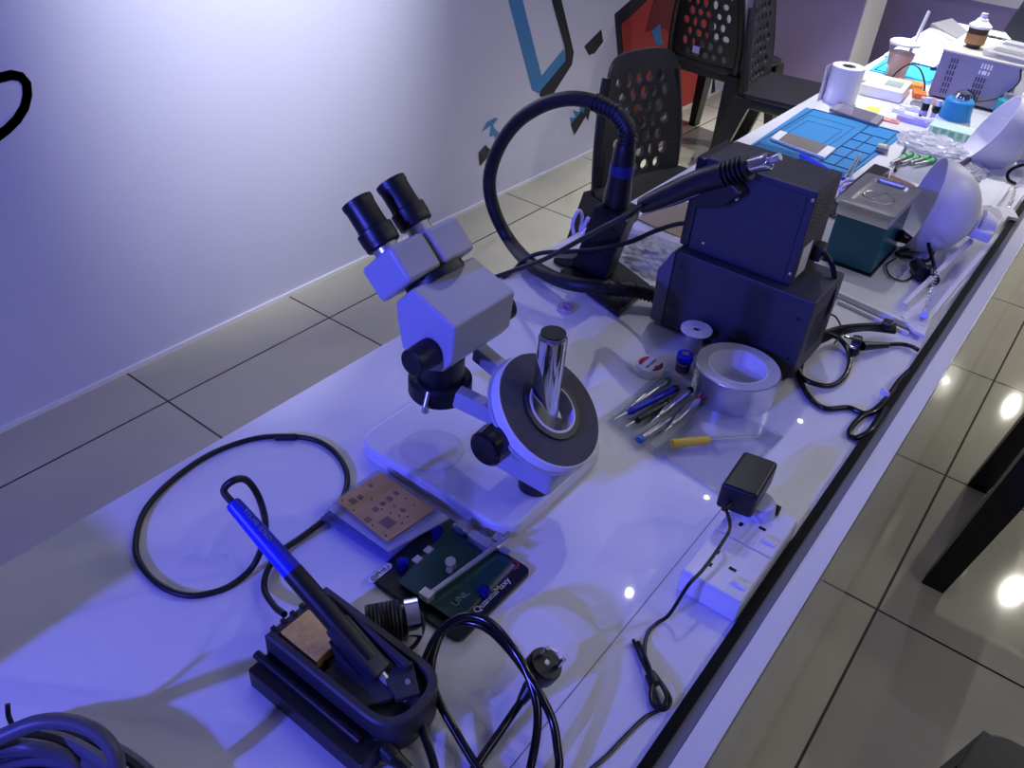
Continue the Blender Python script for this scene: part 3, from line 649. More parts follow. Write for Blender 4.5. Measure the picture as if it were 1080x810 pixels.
build('lower_flange', MB().lathe([(.006, 0), (.024, 0), (.024, .0025), (.006, .0025)], p, n=36, closed=True), SOCKW, o)
build('wire_winding', MB().lathe([(.006, .0025), (.014, .0025), (.014, .042), (.006, .042)], p, n=32, closed=True), SILVER, o)
build('upper_flange', MB().lathe([(.0060, .042), (.0250, .042), (.0250, .0448), (.0060, .0448)], p, n=40, closed=True), SOCKW, o)
p = V((-.312, 1.055, T)); o = thing('foil_tape_roll', 'wide roll of shiny aluminium foil tape in front of the stations', 'tape roll', tuple(p))
build('foil_winding', MB().lathe([(.045, 0), (.0625, 0), (.0632, .001), (.0632, .047), (.0625, .048), (.045, .048)], p, n=64, closed=True), ALU, o)
build('paper_side', MB().lathe([(.0452, .0482), (.062, .0482), (.062, .0487), (.0452, .0487)], p, n=64, closed=True), mat('pale_tape_side', (196, 196, 204), .4, var=.04), o)
build('core', MB().lathe([(.0425, 0), (.045, 0), (.045, .0482), (.0425, .0482)], p, n=64, closed=True), PAPER, o)
# screwdriver tray
tr4 = [at(643, 444, T + .002), at(700, 487, T + .002), at(752, 425, T + .002), at(702, 395, T + .002)]
o = thing('blister_tray', 'clear plastic blister tray holding the precision screwdrivers', 'tray', tuple(V((-.37, .945, T))))
build('floor_sheet', MB().prism(tr4, (0, 0, .0012)), CLEAR, o)
s = MB()
for i in range(4):
    a, b = tr4[i], tr4[(i + 1) % 4]; s.bar(a + V((0, 0, .006)), b + V((0, 0, .006)), .012, .0012, up=(0, 0, 1))
build('side_walls', s, CLEAR, o)
o = thing('blister_card', 'large clear plastic blister sheet under the yellow-handled tool', 'packaging', tuple(V((-.27, .92, T))))
b4 = [at(690, 478, T + .0008), at(762, 524, T + .0008), at(824, 462, T + .0008), at(752, 424, T + .0008)]
build('sheet', MB().prism(b4, (0, 0, .0012)), CLEAR, o)
s = MB()
for i in range(4):
    a, b = b4[i] + V((0, 0, .003)), b4[(i + 1) % 4] + V((0, 0, .003)); s.tube([a.lerp(b, u) for u in (0, .5, 1)], .0022, 8)
build('rolled_edge', s, CLEAR, o)
t0, t1 = at(708, 468, .762), at(748, 464, .763); t2 = at(800, 461, .763)
o = thing('pry_tool', 'yellow-handled slim pry tool lying on the clear blister sheet', 'hand tool', tuple(t0))
build('handle', MB().cyl(t0, t1, .0066, .006, n=20, bev=.0015), YEL, o)
build('shaft', MB().cyl(t1, t2, .0016, .001, n=10), STEEL, o)
build('sleeve', MB().cyl(t0.lerp(t2, .45), t2, .005, .0045, n=16), CLEAR, o)
GS = 'precision screwdrivers in the blister tray'
def driver(a, b, hm, cm, label, frac=.55, r=.0054):
    a, b = at(*a, .7605), at(*b, .7595); d = b - a; L = d.length
    o = thing('precision_screwdriver', label, 'screwdriver', tuple(a), 0, GS)
    build('cap', MB().lathe([(0, -.006), (.0052, -.005), (.0060, 0), (.0052, .003), (0, .003)], a, d, 18), cm, o)
    build('handle', MB().lathe([(0, .002), (r * .8, .003), (r, .012), (r, L * frac), (r * 1.15, L * frac + .003), (r * .5, L * .8), (0, L * .8)], a, d, 18), hm, o)
    build('blade', MB().cyl(a + d * .78, b, .0018, .0010, n=10), STEEL, o)
driver((703, 402), (661, 432), SILVER, mat('dark_green_cap', (20, 110, 60), .35), 'silver precision screwdriver with a dark green cap')
driver((712, 410), (648, 442), BLUEP, BLACK, 'blue precision screwdriver lying beside the green-capped one', .7)
driver((704, 424), (660, 450), BLACK, BLACK, 'all-black precision screwdriver in the middle of the tray', .7, .0052)
driver((727, 412), (687, 445), SILVER, BLACK, 'silver precision screwdriver with a black cap')
driver((738, 421), (701, 455), SILVER, REDP, 'silver precision screwdriver with a red cap')
driver((676, 463), (708, 441), SILVER, mat('sky_blue_cap', (30, 110, 230), .3), 'silver precision screwdriver reversed with a bright blue cap')
# ================================================================ SOCKET & ADAPTER
sx0, sx1, sz = -.193, -.1195, T + .034
o = thing('extension_socket', 'white switched multi-socket strip against the black counter edge', 'power strip', (-.155, .76, T))
build('housing', MB().span((sx0, .655, T), (sx1, .824, sz - .004), .003), SOCKW, o)
for k in range(2):
    ya_, yb_ = .657 + k * .083, .657 + k * .083 + .0815
    f_ = build('face_plate', MB().span((sx0 + .001, ya_, sz - .006), (sx1 - .001, yb_, sz), .002), SOCKW, o)
    yc_ = (ya_ + yb_) / 2
    s = MB()
    s.box((sx0 + .045, yc_ - .004, sz + .0001), (.0085, .0045, .0006)).box((sx0 + .022, yc_ - .0145, sz + .0001), (.0045, .0065, .0006)).box((sx0 + .020, yc_ + .0085, sz + .0001), (.0045, .0065, .0006))
    build('socket_holes', s, BLACKG, f_)
    build('switch', MB().box((sx1 - .0125, yc_ - .019, sz + .001), (.016, .010, .004), Matrix.Rotation(.08, 3, 'Y'), .001), SOCKW, f_)
o = thing('plug_adapter', 'pale plug adapter in the white socket strip under the black charger', 'plug adapter', (-.166, .795, sz))
build('body', MB().lathe([(0, 0), (.021, 0), (.022, .003), (.020, .016), (.018, .018), (0, .018)], (-.166, .800, sz), n=32), mat('milky_blue_plastic', (196, 198, 232), .25), o)
build('front_lug', MB().box((-.148, .812, sz + .006), (.012, .008, .012), None, .002), DARKGL, o)
o = thing('charger', 'black plug-in charger standing on the white socket strip with a thin cord', 'charger', (-.175, .80, sz + .018))
q_ = [at(771, 541, sz + .022), at(803, 549, sz + .022), at(822, 508, sz + .022), at(797, 492, sz + .022)]
cz = sz + .0185
a_ = V((-.205, .772, cz)); 
q_ = [V((-.204, .752, cz)), V((-.161, .760, cz)), V((-.167, .836, cz)), V((-.209, .828, cz))]
build('body', MB().prism(q_, (0, 0, .038), .005, 3), BLACK, o)
zc = cz + .014
st_ = (q_[0] + q_[1]) / 2 + V((0, 0, .014))
build('strain_relief', MB().cyl(st_ + V((-.004, .002, 0)), st_ + V((-.008, -.014, -.002)), .0045, .003, n=14), BLACK, o)
build('cord', MB().tube([st_ + V((-.007, -.010, -.001)), at(770, 556, .812), at(760, 575, .806), at(742, 600, .800), at(726, 617, .795)] + path((714, 636, .772), (704, 650, .757), (692, 658, .7525), (683, 668, .7525), (680, 690, .7535), (686, 715, .757), (694, 738, .757), (697, 750, .7545)), .0021, 8).tube(path((697, 748, .7545), (680, 757, .7525), (660, 776, .7525), (640, 797, .7525), (612, 822, .7525), (580, 860, .7525)), .0021, 8), BLACK, o)
s = MB()
s.tube(path((668, 675, .7535), (676, 694, .756), (684, 712, .758), (688, 730, .757), (692, 746, .755), (702, 748, .755), (707, 738, .757), (700, 724, .758), (690, 710, .758)), .0021, 8)
s.tube(path((673, 677, .7535), (682, 696, .758), (688, 714, .760), (686, 732, .757), (689, 744, .755), (697, 747, .757), (703, 735, .759), (695, 718, .760), (688, 708, .760)), .0021, 8)
build('folded_hank', s, BLACK, o)
build('twist_tie', MB().cyl(at(686, 712, .7575), at(690, 722, .7575), .0062, n=14), BLACK, o)
# ================================================================ PLASTIC BAG, CARD BOX, TUBE behind the holder
def crumple(c, size, seed, n=26, rot=0):
    rnd = random.Random(seed); t = bmesh.new(); bmesh.ops.create_icosphere(t, subdivisions=5, radius=1)
    ph = [(V((rnd.uniform(-1, 1), rnd.uniform(-1, 1), rnd.uniform(-1, 1))) * rnd.uniform(4, 13), rnd.uniform(0, 6)) for _ in range(9)]
    R = Matrix.Rotation(rot, 3, 'Z')
    for v in t.verts:
        d = sum(abs(math.sin(k.dot(v.co) + f)) for k, f in ph) / 9
        q = v.co * (.45 + .9 * d); q = V((q.x * size[0], q.y * size[1], max(q.z, -.25) * size[2])); v.co = R @ q + V(c)
    return MB().merge(t)
p = at(693, 284, T); single('clear_bag', crumple((p.x, p.y + .02, T + .0065), (.075, .055, .026), 4), BAG, 'crumpled clear plastic bag between the holder and the wide station', 'bag')
q4 = [at(655, 238, T), at(725, 262, T), at(760, 225, T), at(704, 203, T)]
q4 = [V((-.80 + .03, 1.45, T)), V((-.56, 1.45, T)), V((-.56, 1.72, T)), V((-.77, 1.72, T))]
o = thing('cardboard_sheet', 'flat tan cardboard piece on the counter behind the upright station', 'cardboard', (-.66, 1.58, T))
build('sheet', MB().prism([at(672, 232, T + .001), at(722, 254, T + .001), at(750, 225, T + .001), at(700, 205, T + .001)], (0, 0, .004), .001), CARD, o)
o = thing('packaging_box', 'flat pale box with a clear lid behind the black holder', 'box', tuple(at(680, 252, T)))
build('box', MB().prism([at(647, 246, T), at(706, 268, T), at(718, 258, T), at(662, 238, T)], (0, 0, .014), .002), mat('pale_lilac_card', (196, 194, 232), .35), o)
build('lid', MB().prism([at(650, 252, T + .0145), at(710, 270, T + .0145), at(720, 260, T + .0145), at(664, 240, T + .0145)], (0, 0, .003), .001), CLEAR, o)
single('clear_tubing', MB().tube(path((605, 247, .755), (604, 235, .78), (610, 222, .80), (614, 228, .78), (612, 243, .757), (616, 238, .77), (620, 230, .785), (622, 238, .765), (616, 247, .755), (626, 243, .757)), .0035, 8), mat('lavender_tubing', (186, 182, 240), .25), 'small curled lavender tubing at the counter edge left of the holder', 'tubing')
# ================================================================ ULTRASONIC CLEANER
ex0, ex1, ey0, ey1 = -.369, -.273, 1.592, 1.762
o = thing('ultrasonic_cleaner', 'teal ultrasonic cleaner with a stainless steel top basin', 'ultrasonic cleaner', (-.32, 1.68, T))
build('body', MB().prism([V((ex0, ey0, T + .003)), V((ex1, ey0, T + .003)), V((ex1, ey1, T + .003)), V((ex0, ey1, T + .003))], (0, 0, .100), .004), TEAL, o)
build('base_plate', MB().span((ex0 - .004, ey0 - .004, T), (ex1 + .004, ey1, T + .004), .001), BLACK, o)
s = MB(); a4 = [(ex0, ey0), (ex1, ey0), (ex1, ey1), (ex0, ey1)]
build('steel_band', MB().span((ex0 - .002, ey0 - .002, T + .098), (ex1 + .002, ey1 + .002, T + .122), .003), STEEL, o)
t_ = bmesh.new()
loops = []
for dx, z, r in ((.0, .122, .010), (.008, .122, .01), (.008, .128, .01), (-.004, .130, .012), (-.012, .129, .012), (-.016, .118, .014)):
    loops.append([t_.verts.new(v_) for v_ in rrect(ex0 - dx, ex1 + dx, ey0 - dx, ey1 + dx, T + z, r)])
for A, B in zip(loops, loops[1:]):
    n_ = len(A)
    for k in range(n_): t_.faces.new((A[k], A[(k + 1) % n_], B[(k + 1) % n_], B[k]))
t_.faces.new(loops[-1]); bmesh.ops.recalc_face_normals(t_, faces=t_.faces[:])
build('top_basin', MB().merge(t_), STEEL, o)
lc = V(((ex0 + ex1) / 2, (ey0 + ey1) / 2 - .005, T + .1182))
l_ = build('lid_recess', MB().lathe([(0, -.0), (.016, .0005), (.026, .003), (.028, .0048), (.031, .0042), (.032, 0)], lc, n=40), CHROME, o)
build('well', MB().lathe([(0, .0012), (.024, .0012), (.024, .0032), (0, .0030)], lc, n=32), mat('dark_steel', (70, 66, 58), .2, .9), l_)
build('handle', MB().bar(lc + V((-.006, -.026, .006)), lc + V((.006, .026, .006)), .003, .006, bev=.001), CHROME, l_)
# ================================================================ DESK LAMPS
def lamp(sc, nrm, label, group, arms):
    o = thing('desk_lamp', label, 'lamp', (sc.x, sc.y, T), 0, group)
    nrm = V(nrm).normalized(); r = .096
    pr = []
    for k in range(15):
        a = PI / 2 * k / 14; pr.append((r * math.cos(a) ** .9 if k < 14 else 0, -.108 * math.sin(a)))
    inn = [(max(0, x - .003) if i < 14 else 0, y + .003 if i else y) for i, (x, y) in enumerate(pr)]
    build('shade', MB().lathe(pr[::-1] + inn, sc + nrm * .03, nrm, 48), LAMPW, o)
    build('bulb_holder', MB().lathe([(0, .0), (.024, .0), (.024, .03), (.018, .035), (0, .035)], sc + nrm * -.082, nrm, 24), LAMPW, o)
    return o
GL = 'white dome desk lamps lying on the counter'
n1 = V((-.93, -.32, .18)).normalized(); s1 = at(972, 214, .842) - n1 * .03
la = lamp(s1, n1, 'nearer white dome desk lamp lying beside the teal cleaner', GL, 0)
p = at(1037, 233, .78)
build('bracket', MB().prism([at(1018, 222, .80), at(1012, 247, .80), at(1042, 258, .80), at(1056, 240, .80), at(1052, 230, .80)], (0, 0, .022), .006, 3), LAMPW, la)
build('bracket_slot', MB().bar(at(1028, 227, .8226), at(1042, 234, .8226), .0006, .004), BLACK, la)
build('end_cap', MB().cyl(s1 - n1.normalized() * .088, s1 - n1.normalized() * .115, .030, .022, n=28), LAMPW, la)
rods = (((1024, 254, .785), (953, 322, .760)), ((1040, 262, .785), (972, 345, .760)))
for a, b in rods: build('arm_rod', MB().bar(at(*a), at(*b), .009, .009, bev=.001), LAMPW, la)
build('hinge_plate', MB().prism([at(950, 336, .757), at(964, 328, .757), at(982, 338, .757), at(974, 357, .757), at(962, 351, .757)], (0, 0, .006), .001), LAMPW, la)
build('hinge_knob', MB().cyl(at(975, 332, .764), at(975, 332, .778), .006, n=18), STEEL, la)
build('spring', MB().tube([at(989, 286, .782).lerp(at(975, 330, .775), k / 60) + V((math.cos(k * 1.5), math.sin(k * 1.5), 0)) * .0035 for k in range(61)], .0011, 6, 1), STEEL, la)
build('clamp_arm', MB().bar(at(878, 307, .757), at(958, 343, .757), .009, .010, bev=.001), LAMPW, la)
build('clamp_rod', MB().bar(at(884, 318, .754), at(958, 352, .754), .005, .006), LAMPW, la)
build('cord', MB().tube(path((1020, 245, .80), (1025, 240, .82), (1017, 236, .83), (995, 239, .82), (980, 253, .80), (982, 268, .78), (988, 290, .765)), .0036, 8), BLACKG, la)
n2 = V((-.87, -.24, .44)).normalized(); s2 = at(1044, 135, .838) - n2 * .03
lb = lamp(s2, n2, 'farther white dome desk lamp with its opening turned up beside the green tray', GL, 0)
build('end_cap', MB().cyl(s2 - n2.normalized() * .088, s2 - n2.normalized() * .112, .030, .022, n=28), LAMPW, lb)
for a, b in (((1064, 196, .765), (1035, 236, .762)), ((1078, 205, .765), (1052, 240, .762))): build('arm_rod', MB().bar(at(*a), at(*b), .009, .009, bev=.001), LAMPW, lb)
build('hinge_plate', MB().box(at(1060, 225, .763), (.045, .05, .008), Matrix.Rotation(.4, 3, 'Z'), .001), LAMPW, lb)
build('spring', MB().tube([at(1072, 198, .775).lerp(at(1064, 218, .770), k / 50) + V((math.cos(k * 1.5), math.sin(k * 1.5), 0)) * .0035 for k in range(51)], .0011, 6, 1), STEEL, lb)
build('cord', MB().tube(path((1085, 172, .80), (1070, 177, .79), (1063, 183, .775), (1064, 190, .763), (1071, 194, .762)), .0042, 8), BLACKG, lb)
# cords & plugs by the cleaner
o = thing('plug_bundle', 'tangle of black cords and plugs on the counter right of the cleaner', 'cord', tuple(at(970, 275, T)))
build('cord', MB().tube(path((952, 250, .80), (962, 252, .78), (975, 255, .77), (985, 262, .765), (978, 275, .76), (962, 272, .758), (945, 268, .757), (960, 262, .765), (985, 255, .775), (1005, 249, .785), (1024, 244, .79), (1024, 240, .80), (1010, 238, .80), (990, 242, .79), (981, 252, .785), (982, 268, .775)), .0036, 8), BLACKG, o)
build('plug', MB().cyl(at(948, 248, .79), at(960, 254, .78), .013, .009, n=18, bev=.002), BLACK, o)
build('plug', MB().cyl(at(966, 278, .763), at(974, 290, .766), .013, .016, n=20, bev=.002), BLACK, o)
build('plug', MB().cyl(at(980, 283, .763), at(984, 296, .765), .008, .012, n=18), BLACK, o)
for q in ((982, 289), (987, 292)): build('pin', MB().cyl(at(*q, .774), at(q[0] + 1, q[1] - 6, .782), .002, n=8), CHROME, o)
build('thin_wire', MB().tube(path((945, 272, .756), (935, 280, .754), (940, 292, .753), (955, 296, .753), (968, 286, .755)), .0016, 6), BLACK, o)
# ================================================================ BLUE MAT, PHONES
o = thing('repair_mat', 'blue silicone repair mat with compartments under the white phone', 'mat', (-.61, 2.28, T))
m4 = [V((-.738, 2.055, T)), V((-.478, 2.062, T)), V((-.470, 2.505, T)), V((-.752, 2.490, T))]
build('mat_sheet', MB().prism(m4, (0, 0, .004), .001), BLUEM, o)
def frame_mb(x0, x1, y0, y1, z, w, th):
    s = MB(); s.span((x0, y0, z), (x1, y0 + w, z + th)).span((x0, y1 - w, z), (x1, y1, z + th)).span((x0, y0, z), (x0 + w, y1, z + th)).span((x1 - w, y0, z), (x1, y1, z + th)); return s
build('border_ridge', frame_mb(-.732, -.484, 2.068, 2.492, T + .0038, .004, .0016), BLUEG, o)
build('work_frame', frame_mb(-.722, -.588, 2.115, 2.43, T + .0038, .002, .0008), BLUEG, o)
build('work_frame', frame_mb(-.706, -.604, 2.19, 2.38, T + .0038, .002, .0008), BLUEG, o)
s = MB()
for k in range(5): s.span((-.565, 2.10 + k * .075, T + .0038), (-.488, 2.103 + k * .075, T + .0058))
s.span((-.566, 2.08, T + .0038), (-.563, 2.48, T + .0058)); s.span((-.530, 2.10, T + .0038), (-.5275, 2.40, T + .0058))
for k in range(4): s.span((-.728 , 2.08 + k * .008, T + .0038), (-.60, 2.0815 + k * .008, T + .0050))
build('compartment_ridges', s, BLUEG, o)
def phone(q, z, label, screen, body, name='smartphone'):
    P = [at(*a, z) for a in q]; c_ = sum(P, V()) / 4
    o = thing(name, label, 'phone', tuple(c_))
    build('body', MB().prism(P, (0, 0, .0075), .0015), body, o)
    P2 = [c_ + (p - c_) * f + V((0, 0, .0076)) for p, f in zip(P, (.92,) * 4)]
    u = (P[1] - P[0]); 
    a = .13
    scr = [P[0].lerp(P[1], a), P[0].lerp(P[1], 1 - a), P[3].lerp(P[2], 1 - a), P[3].lerp(P[2], a)]
    scr = [(c_ + (p - c_) * .96) + V((0, 0, .0076)) for p in scr]
    build('screen', MB().prism(scr, (0, 0, .0004)), screen, o); return o
phone(((812, 148), (869, 169), (881, 159), (822, 140)), T + .0056, 'white smartphone lying face up on the near end of the blue mat', mat('grey_phone_screen', (130, 124, 116), .1), SOCKW)
phone(((874, 117), (924, 134), (932, 125), (884, 110)), T + .0056, 'white-framed tablet phone propped at the far edge of the blue mat', mat('dim_screen', (120, 112, 130), .12), GREYP)
o = thing('note_card', 'white card with a yellow patch behind the tablet phone', 'card', tuple(at(905, 115, T)))
build('card', MB().prism([at(880, 110, T), at(930, 122, T), at(936, 112, T), at(900, 102, T)], (0, 0, .0015)), PAPER, o)
build('yellow_patch', MB().prism([at(911, 115, T + .0016), at(926, 120, T + .0016), at(930, 114, T + .0016), at(917, 111, T + .0016)], (0, 0, .0004)), mat('pale_yellow_print', (226, 214, 110), .6), o)
o = thing('chip_fixture', 'small chip fixture on the compartments of the blue mat', 'fixture', tuple(at(932, 155, T + .006)))
build('block', MB().box(at(931, 156, T + .012), (.030, .036, .012), Matrix.Rotation(.2, 3, 'Z'), .002), GREYP, o)
build('chip', MB().box(at(931, 153, T + .0188), (.020, .018, .0015), Matrix.Rotation(.2, 3, 'Z')), mat('pale_gold_chip', (200, 196, 150), .4), o)
single('tweezers', MB().bar(at(888, 191, T + .008), at(907, 162, T + .007), .003, .002).bar(at(894, 192, T + .010), at(908, 163, T + .007), .003, .002), STEEL, 'steel tweezers lying on the near right corner of the blue mat', 'tweezers')
single('white_cable', MB().tube(path((884, 196, .757), (892, 191, .760), (905, 191, .762), (915, 198, .763), (922, 206, .760), (910, 209, .757), (895, 204, .757), (886, 200, .758), (897, 195, .766), (912, 199, .767), (918, 209, .758)), .0042, 8), LILAC, 'coiled pale lilac cable between the upright station and the cleaner', 'cable')
single('driver_pen', MB().cyl(at(845, 163, T + .014), at(890, 189, T + .014), .006, .0045, n=16), BLUEP, 'dark blue pen lying across the near edge of the blue mat', 'pen')
o = thing('tool_case', 'flat black zip case behind the teal cleaner', 'case', tuple(at(905, 215, T)))
build('case', MB().prism([at(880, 232, T), at(908, 214, T), at(936, 190, T), at(918, 184, T), at(893, 205, T), at(872, 226, T)], (0, 0, .03), .005), BLACK, o)
build('edge_strip', MB().bar(at(880, 228, T + .0305), at(920, 190, T + .0305), .001, .004), GREYP, o)
single('brown_strip', MB().prism([at(936, 195, T), at(960, 205, T), at(964, 199, T), at(938, 188, T)], (0, 0, .010), .002), mat('brown_card', (112, 66, 52), .6), 'brown card strip between the cleaner and the green-tipped drivers', 'card')
# green tipped drivers in a bag
GG = 'green-handled drivers in a clear bag'
def gdriver():
    o = thing('green_driver', 'green-capped miniature screwdriver at the left end of the row in the clear bag', 'screwdriver', (0, 0, 0), 0, GG)
    build('cap', MB().lathe([(0, 0), (.007, 0), (.008, .004), (.006, .010), (0, .011)], (0, 0, .005), (0, 1, 0), 14), BLACK, o, V((0, 0, 0)))
    build('grip', MB().cyl((0, 0, .005), (0, -.022, .005), .0068, .0055, n=14), GREENM, o, V((0, 0, 0)))
    build('shaft', MB().cyl((0, -.02, .005), (0, -.075, .005), .0046, .004, n=12), SILVER, o, V((0, 0, 0)))
    return o
g0 = gdriver(); lb_ = ['', 'green-capped miniature screwdriver second from the left in the clear bag', 'green-capped miniature screwdriver in the middle of the row in the clear bag', 'green-capped miniature screwdriver second from the right in the clear bag', 'green-capped miniature screwdriver at the right end of the row in the clear bag']
for k, q in enumerate(((953, 165), (960, 163), (967, 166), (978, 166), (984, 169))):
    p = at(*q, T + .009); p.z = T + .0035
    if k == 0: g0.location = p; g0.rotation_euler = (0, 0, -.12)
    else: dup(g0, p, (0, 0, -.12 - .06 * k), lb_[k], GG)
single('driver_bag', MB().prism([at(936, 188, T + .0005), at(978, 196, T + .0005), at(996, 165, T + .0005), at(956, 150, T + .0005)], (0, 0, .0022), .0004), CLEAR, 'clear bag lying under the green-capped drivers', 'bag')
single('black_pen', MB().cyl(at(944, 180, T + .0065), at(955, 157, T + .0065), .004, .0035, n=12), BLACK, 'black pen left of the green-capped drivers', 'pen')
p = at(985, 152, T); single('clear_bag', crumple((p.x, p.y - .03, T + .006), (.085, .07, .020), 9), BAG, 'big crumpled clear plastic bag beside the farther dome lamp', 'bag')
p = at(1012, 185, T); single('clear_bag', crumple((p.x + .01, p.y + .03, T + .005), (.05, .05, .018), 12), BAG, 'small crumpled clear bag between the two dome lamps', 'bag')
single('marker', MB().cyl(at(1002, 181, T + .03), at(1022, 168, T + .026), .006, .0065, n=14), mat('dark_purple_plastic', (52, 34, 56), .35), 'dark purple marker under the rim of the farther dome lamp', 'marker')
o = thing('pliers', 'black cutting pliers lying between the two dome lamps', 'pliers', tuple(at(1018, 195, T)))
build('handle', MB().tube(path((1008, 188, .76), (1016, 194, .76), (1024, 196, .76), (1029, 200, .76), (1027, 205, .76)), .006, 10), BLACK, o)
build('handle', MB().tube(path((1008, 188, .764), (1012, 196, .763), (1017, 200, .76)), .006, 10), BLACK, o)
build('jaw', MB().bar(at(1010, 189, .766), at(1033, 184, .766), .008, .006), STEEL, o)
o = thing('plastic_tray', 'flat white plastic lid lying between the lamps', 'tray', tuple(at(1045, 203, T)))
build('tray', MB().prism([at(1020, 216, T), at(1052, 222, T), at(1075, 190, T), at(1046, 172, T)], (0, 0, .006), .001), SOCKW, o)
build('rim_line', MB().bar(at(1024, 217, T + .0065), at(1048, 218, T + .0065), .004, .003), BLACK, o)
# ================================================================ FAR END ITEMS
p = V((-.708, 2.64, T)); o = thing('toilet_roll', 'white toilet paper roll standing at the far end of the blue mat', 'toilet roll', tuple(p))
build('paper', MB().lathe([(.021, 0), (.046, 0), (.047, .002), (.047, .100), (.045, .103), (.021, .103)], p, n=44, closed=True), TISSUE, o)
build('core', MB().lathe([(.0185, .001), (.0208, .001), (.0208, .102), (.0185, .102)], p, n=32, closed=True), CARD, o)
build('loose_sheet', MB().prism([V((-.755, 2.60, T)), V((-.755, 2.642, T)), V((-.757, 2.642, T + .1)), V((-.757, 2.60, T + .1))], (-.001, -.01, 0)), TISSUE, o)
p = V((-.635, 2.80, T)); o = thing('white_box', 'flat white power bank box with a printed sticker beside the toilet roll', 'box', tuple(p))
build('box', MB().box(p + V((0, .045, .016)), (.125, .16, .032), Matrix.Rotation(.1, 3, 'Z'), .004), SOCKW, o)
build('label', MB().box(p + V((.02, .05, .0325)), (.05, .07, .0008), Matrix.Rotation(.1, 3, 'Z')), mat('grey_green_print', (150, 164, 156), .6), o)
GV = 'small vials with grey caps'
def vial():
    o = thing('small_vial', 'left dark vial with a white cap in front of the grey power supply', 'vial', (0, 0, 0), 0, GV)
    build('bottle', MB().lathe([(0, 0), (.0105, 0), (.011, .002), (.011, .034), (.007, .040), (0, .040)], (0, 0, 0), n=18), BLACKG, o, V((0, 0, 0)))
    build('cap', MB().cyl((0, 0, .038), (0, 0, .054), .0085, n=16), SOCKW, o, V((0, 0, 0)))
    build('label', MB().lathe([(.0112, .006), (.0115, .006), (.0115, .018), (.0112, .018)], (0, 0, 0), n=18, closed=True), LILAC, o, V((0, 0, 0))); return o
v0 = vial(); p = at(973, 121, T + .004); v0.location = (p.x, p.y, T); p = at(985, 124, T + .004); dup(v0, (p.x, p.y, T), (0, 0, 1), 'right dark vial with a white cap in front of the grey power supply', GV)
p = V((-.395, 2.69, T)); o = thing('flux_dispenser', 'squat blue plastic bottle with a clear dome top in front of the power supply', 'bottle', tuple(p))
build('foot_ring', MB().lathe([(0, 0), (.050, 0), (.051, .003), (.046, .022), (0, .022)], p, n=36), mat('milky_base', (200, 200, 215), .35), o)
build('bottle', MB().lathe([(0, .020), (.042, .020), (.043, .024), (.038, .072), (.034, .076), (0, .076)], p, n=36), BOTBLUE, o)
build('dome', MB().lathe([(.022, .076), (.023, .082), (.018, .094), (.008, .099), (0, .0995)], p, n=28), CHROME, o)
p = V((-.355, 2.58, T)); o = thing('green_tray', 'green and white labelled tray in front of the blue bottle', 'tray', tuple(p))
build('tray', MB().box(p + V((0, .02, .012)), (.15, .07, .024), Matrix.Rotation(.05, 3, 'Z'), .003), mat('green_white_plastic', (196, 220, 204), .4), o)
s = MB()
for k in range(5): s.box(p + V((-.055 + k * .022, -.0155 - .0012 * (2 - k), .013)), (.014, .002, .016), Matrix.Rotation(.05, 3, 'Z'))
build('labels', s, LGREEN, o); build('dark_label', MB().box(p + V((.052, -.0125, .013)), (.022, .002, .017), Matrix.Rotation(.05, 3, 'Z')), mat('dark_green_print', (60, 110, 84), .5), o)
p = at(1052, 126, T); o = thing('teal_bottle', 'teal liquid bottle half hidden behind the farther dome lamp', 'bottle', tuple(p))
build('bottle', MB().lathe([(0, 0), (.024, 0), (.025, .003), (.025, .05), (.012, .058), (0, .058)], (p.x, p.y + .03, T), n=28), mat('teal_liquid', (40, 140, 150), .2), o)
build('cap', MB().cyl((p.x, p.y + .03, T + .057), (p.x, p.y + .03, T + .07), .013, n=20), GREYP, o)
o = thing('power_supply', 'grey metal bench power supply with slotted back and a white logo', 'power supply', (-.41, 3.08, T))
px0, px1, py0, py1, pz = -.528, -.300, 2.93, 3.22, .893
build('case', MB().span((px0, py0, T + .006), (px1, py1, pz - .004), .003), PSUG, o)
build('top_cover', MB().span((px0 - .002, py0 - .002, pz - .006), (px1 + .002, py1, pz), .002), mat('cream_metal', (216, 208, 190), .4), o)
for x in (px0 + .02, px1 - .02):
    for y in (py0 + .02, py1 - .02): build('foot', MB().cyl((x, y, T), (x, y, T + .008), .008, n=14), BLACKR, o)
s = MB()
for gx in (.050, .135):
    for c_ in range(4):
        for r_ in range(6):
            if gx > .1 and r_ > 3 : continue
            if gx < .1 and c_ > 2: continue
            s.span((px0 + gx + c_ * .008 - (.018 if gx < .1 else .02), py0 - .0008, .77 + r_ * .018), (px0 + gx + c_ * .008 - (.0145 if gx < .1 else .0165), py0 + .0005, .783 + r_ * .018))
build('vent_slots', s, BLACK, o)
s = MB()
for r_, z_ in ((0, .864), (1, .848)):
    for c_ in range(4): s.span((px0 + .118 + c_ * .0085 - r_ * .001, py0 - .001, z_ - .002), (px0 + .1225 + c_ * .0085 - r_ * .001 + (.004 if c_ == 1 and r_ else 0), py0 + .0005, z_ + (.013 if not r_ else .009)))
build('logo', s, PAPER, o)
build('lead', MB().tube([V((-.305, 2.92, .885)), V((-.296, 2.91, .85)), V((-.33, 2.90, .80)), V((-.39, 2.89, .775)), V((-.42, 2.90, .755))], .0025, 8).tube([V((-.42, 2.915, .80)), V((-.395, 2.905, .79)), V((-.385, 2.90, .76))], .0025, 8), BLACK, o)
p = V((-.49, 3.0, pz)); o = thing('amber_bottle', 'amber bottle with a white conical cap standing on the power supply', 'bottle', tuple(at(1000, 62, pz)))
p = at(1018, 50, pz); p = V((-.468, 3.03, pz)); o.location = p
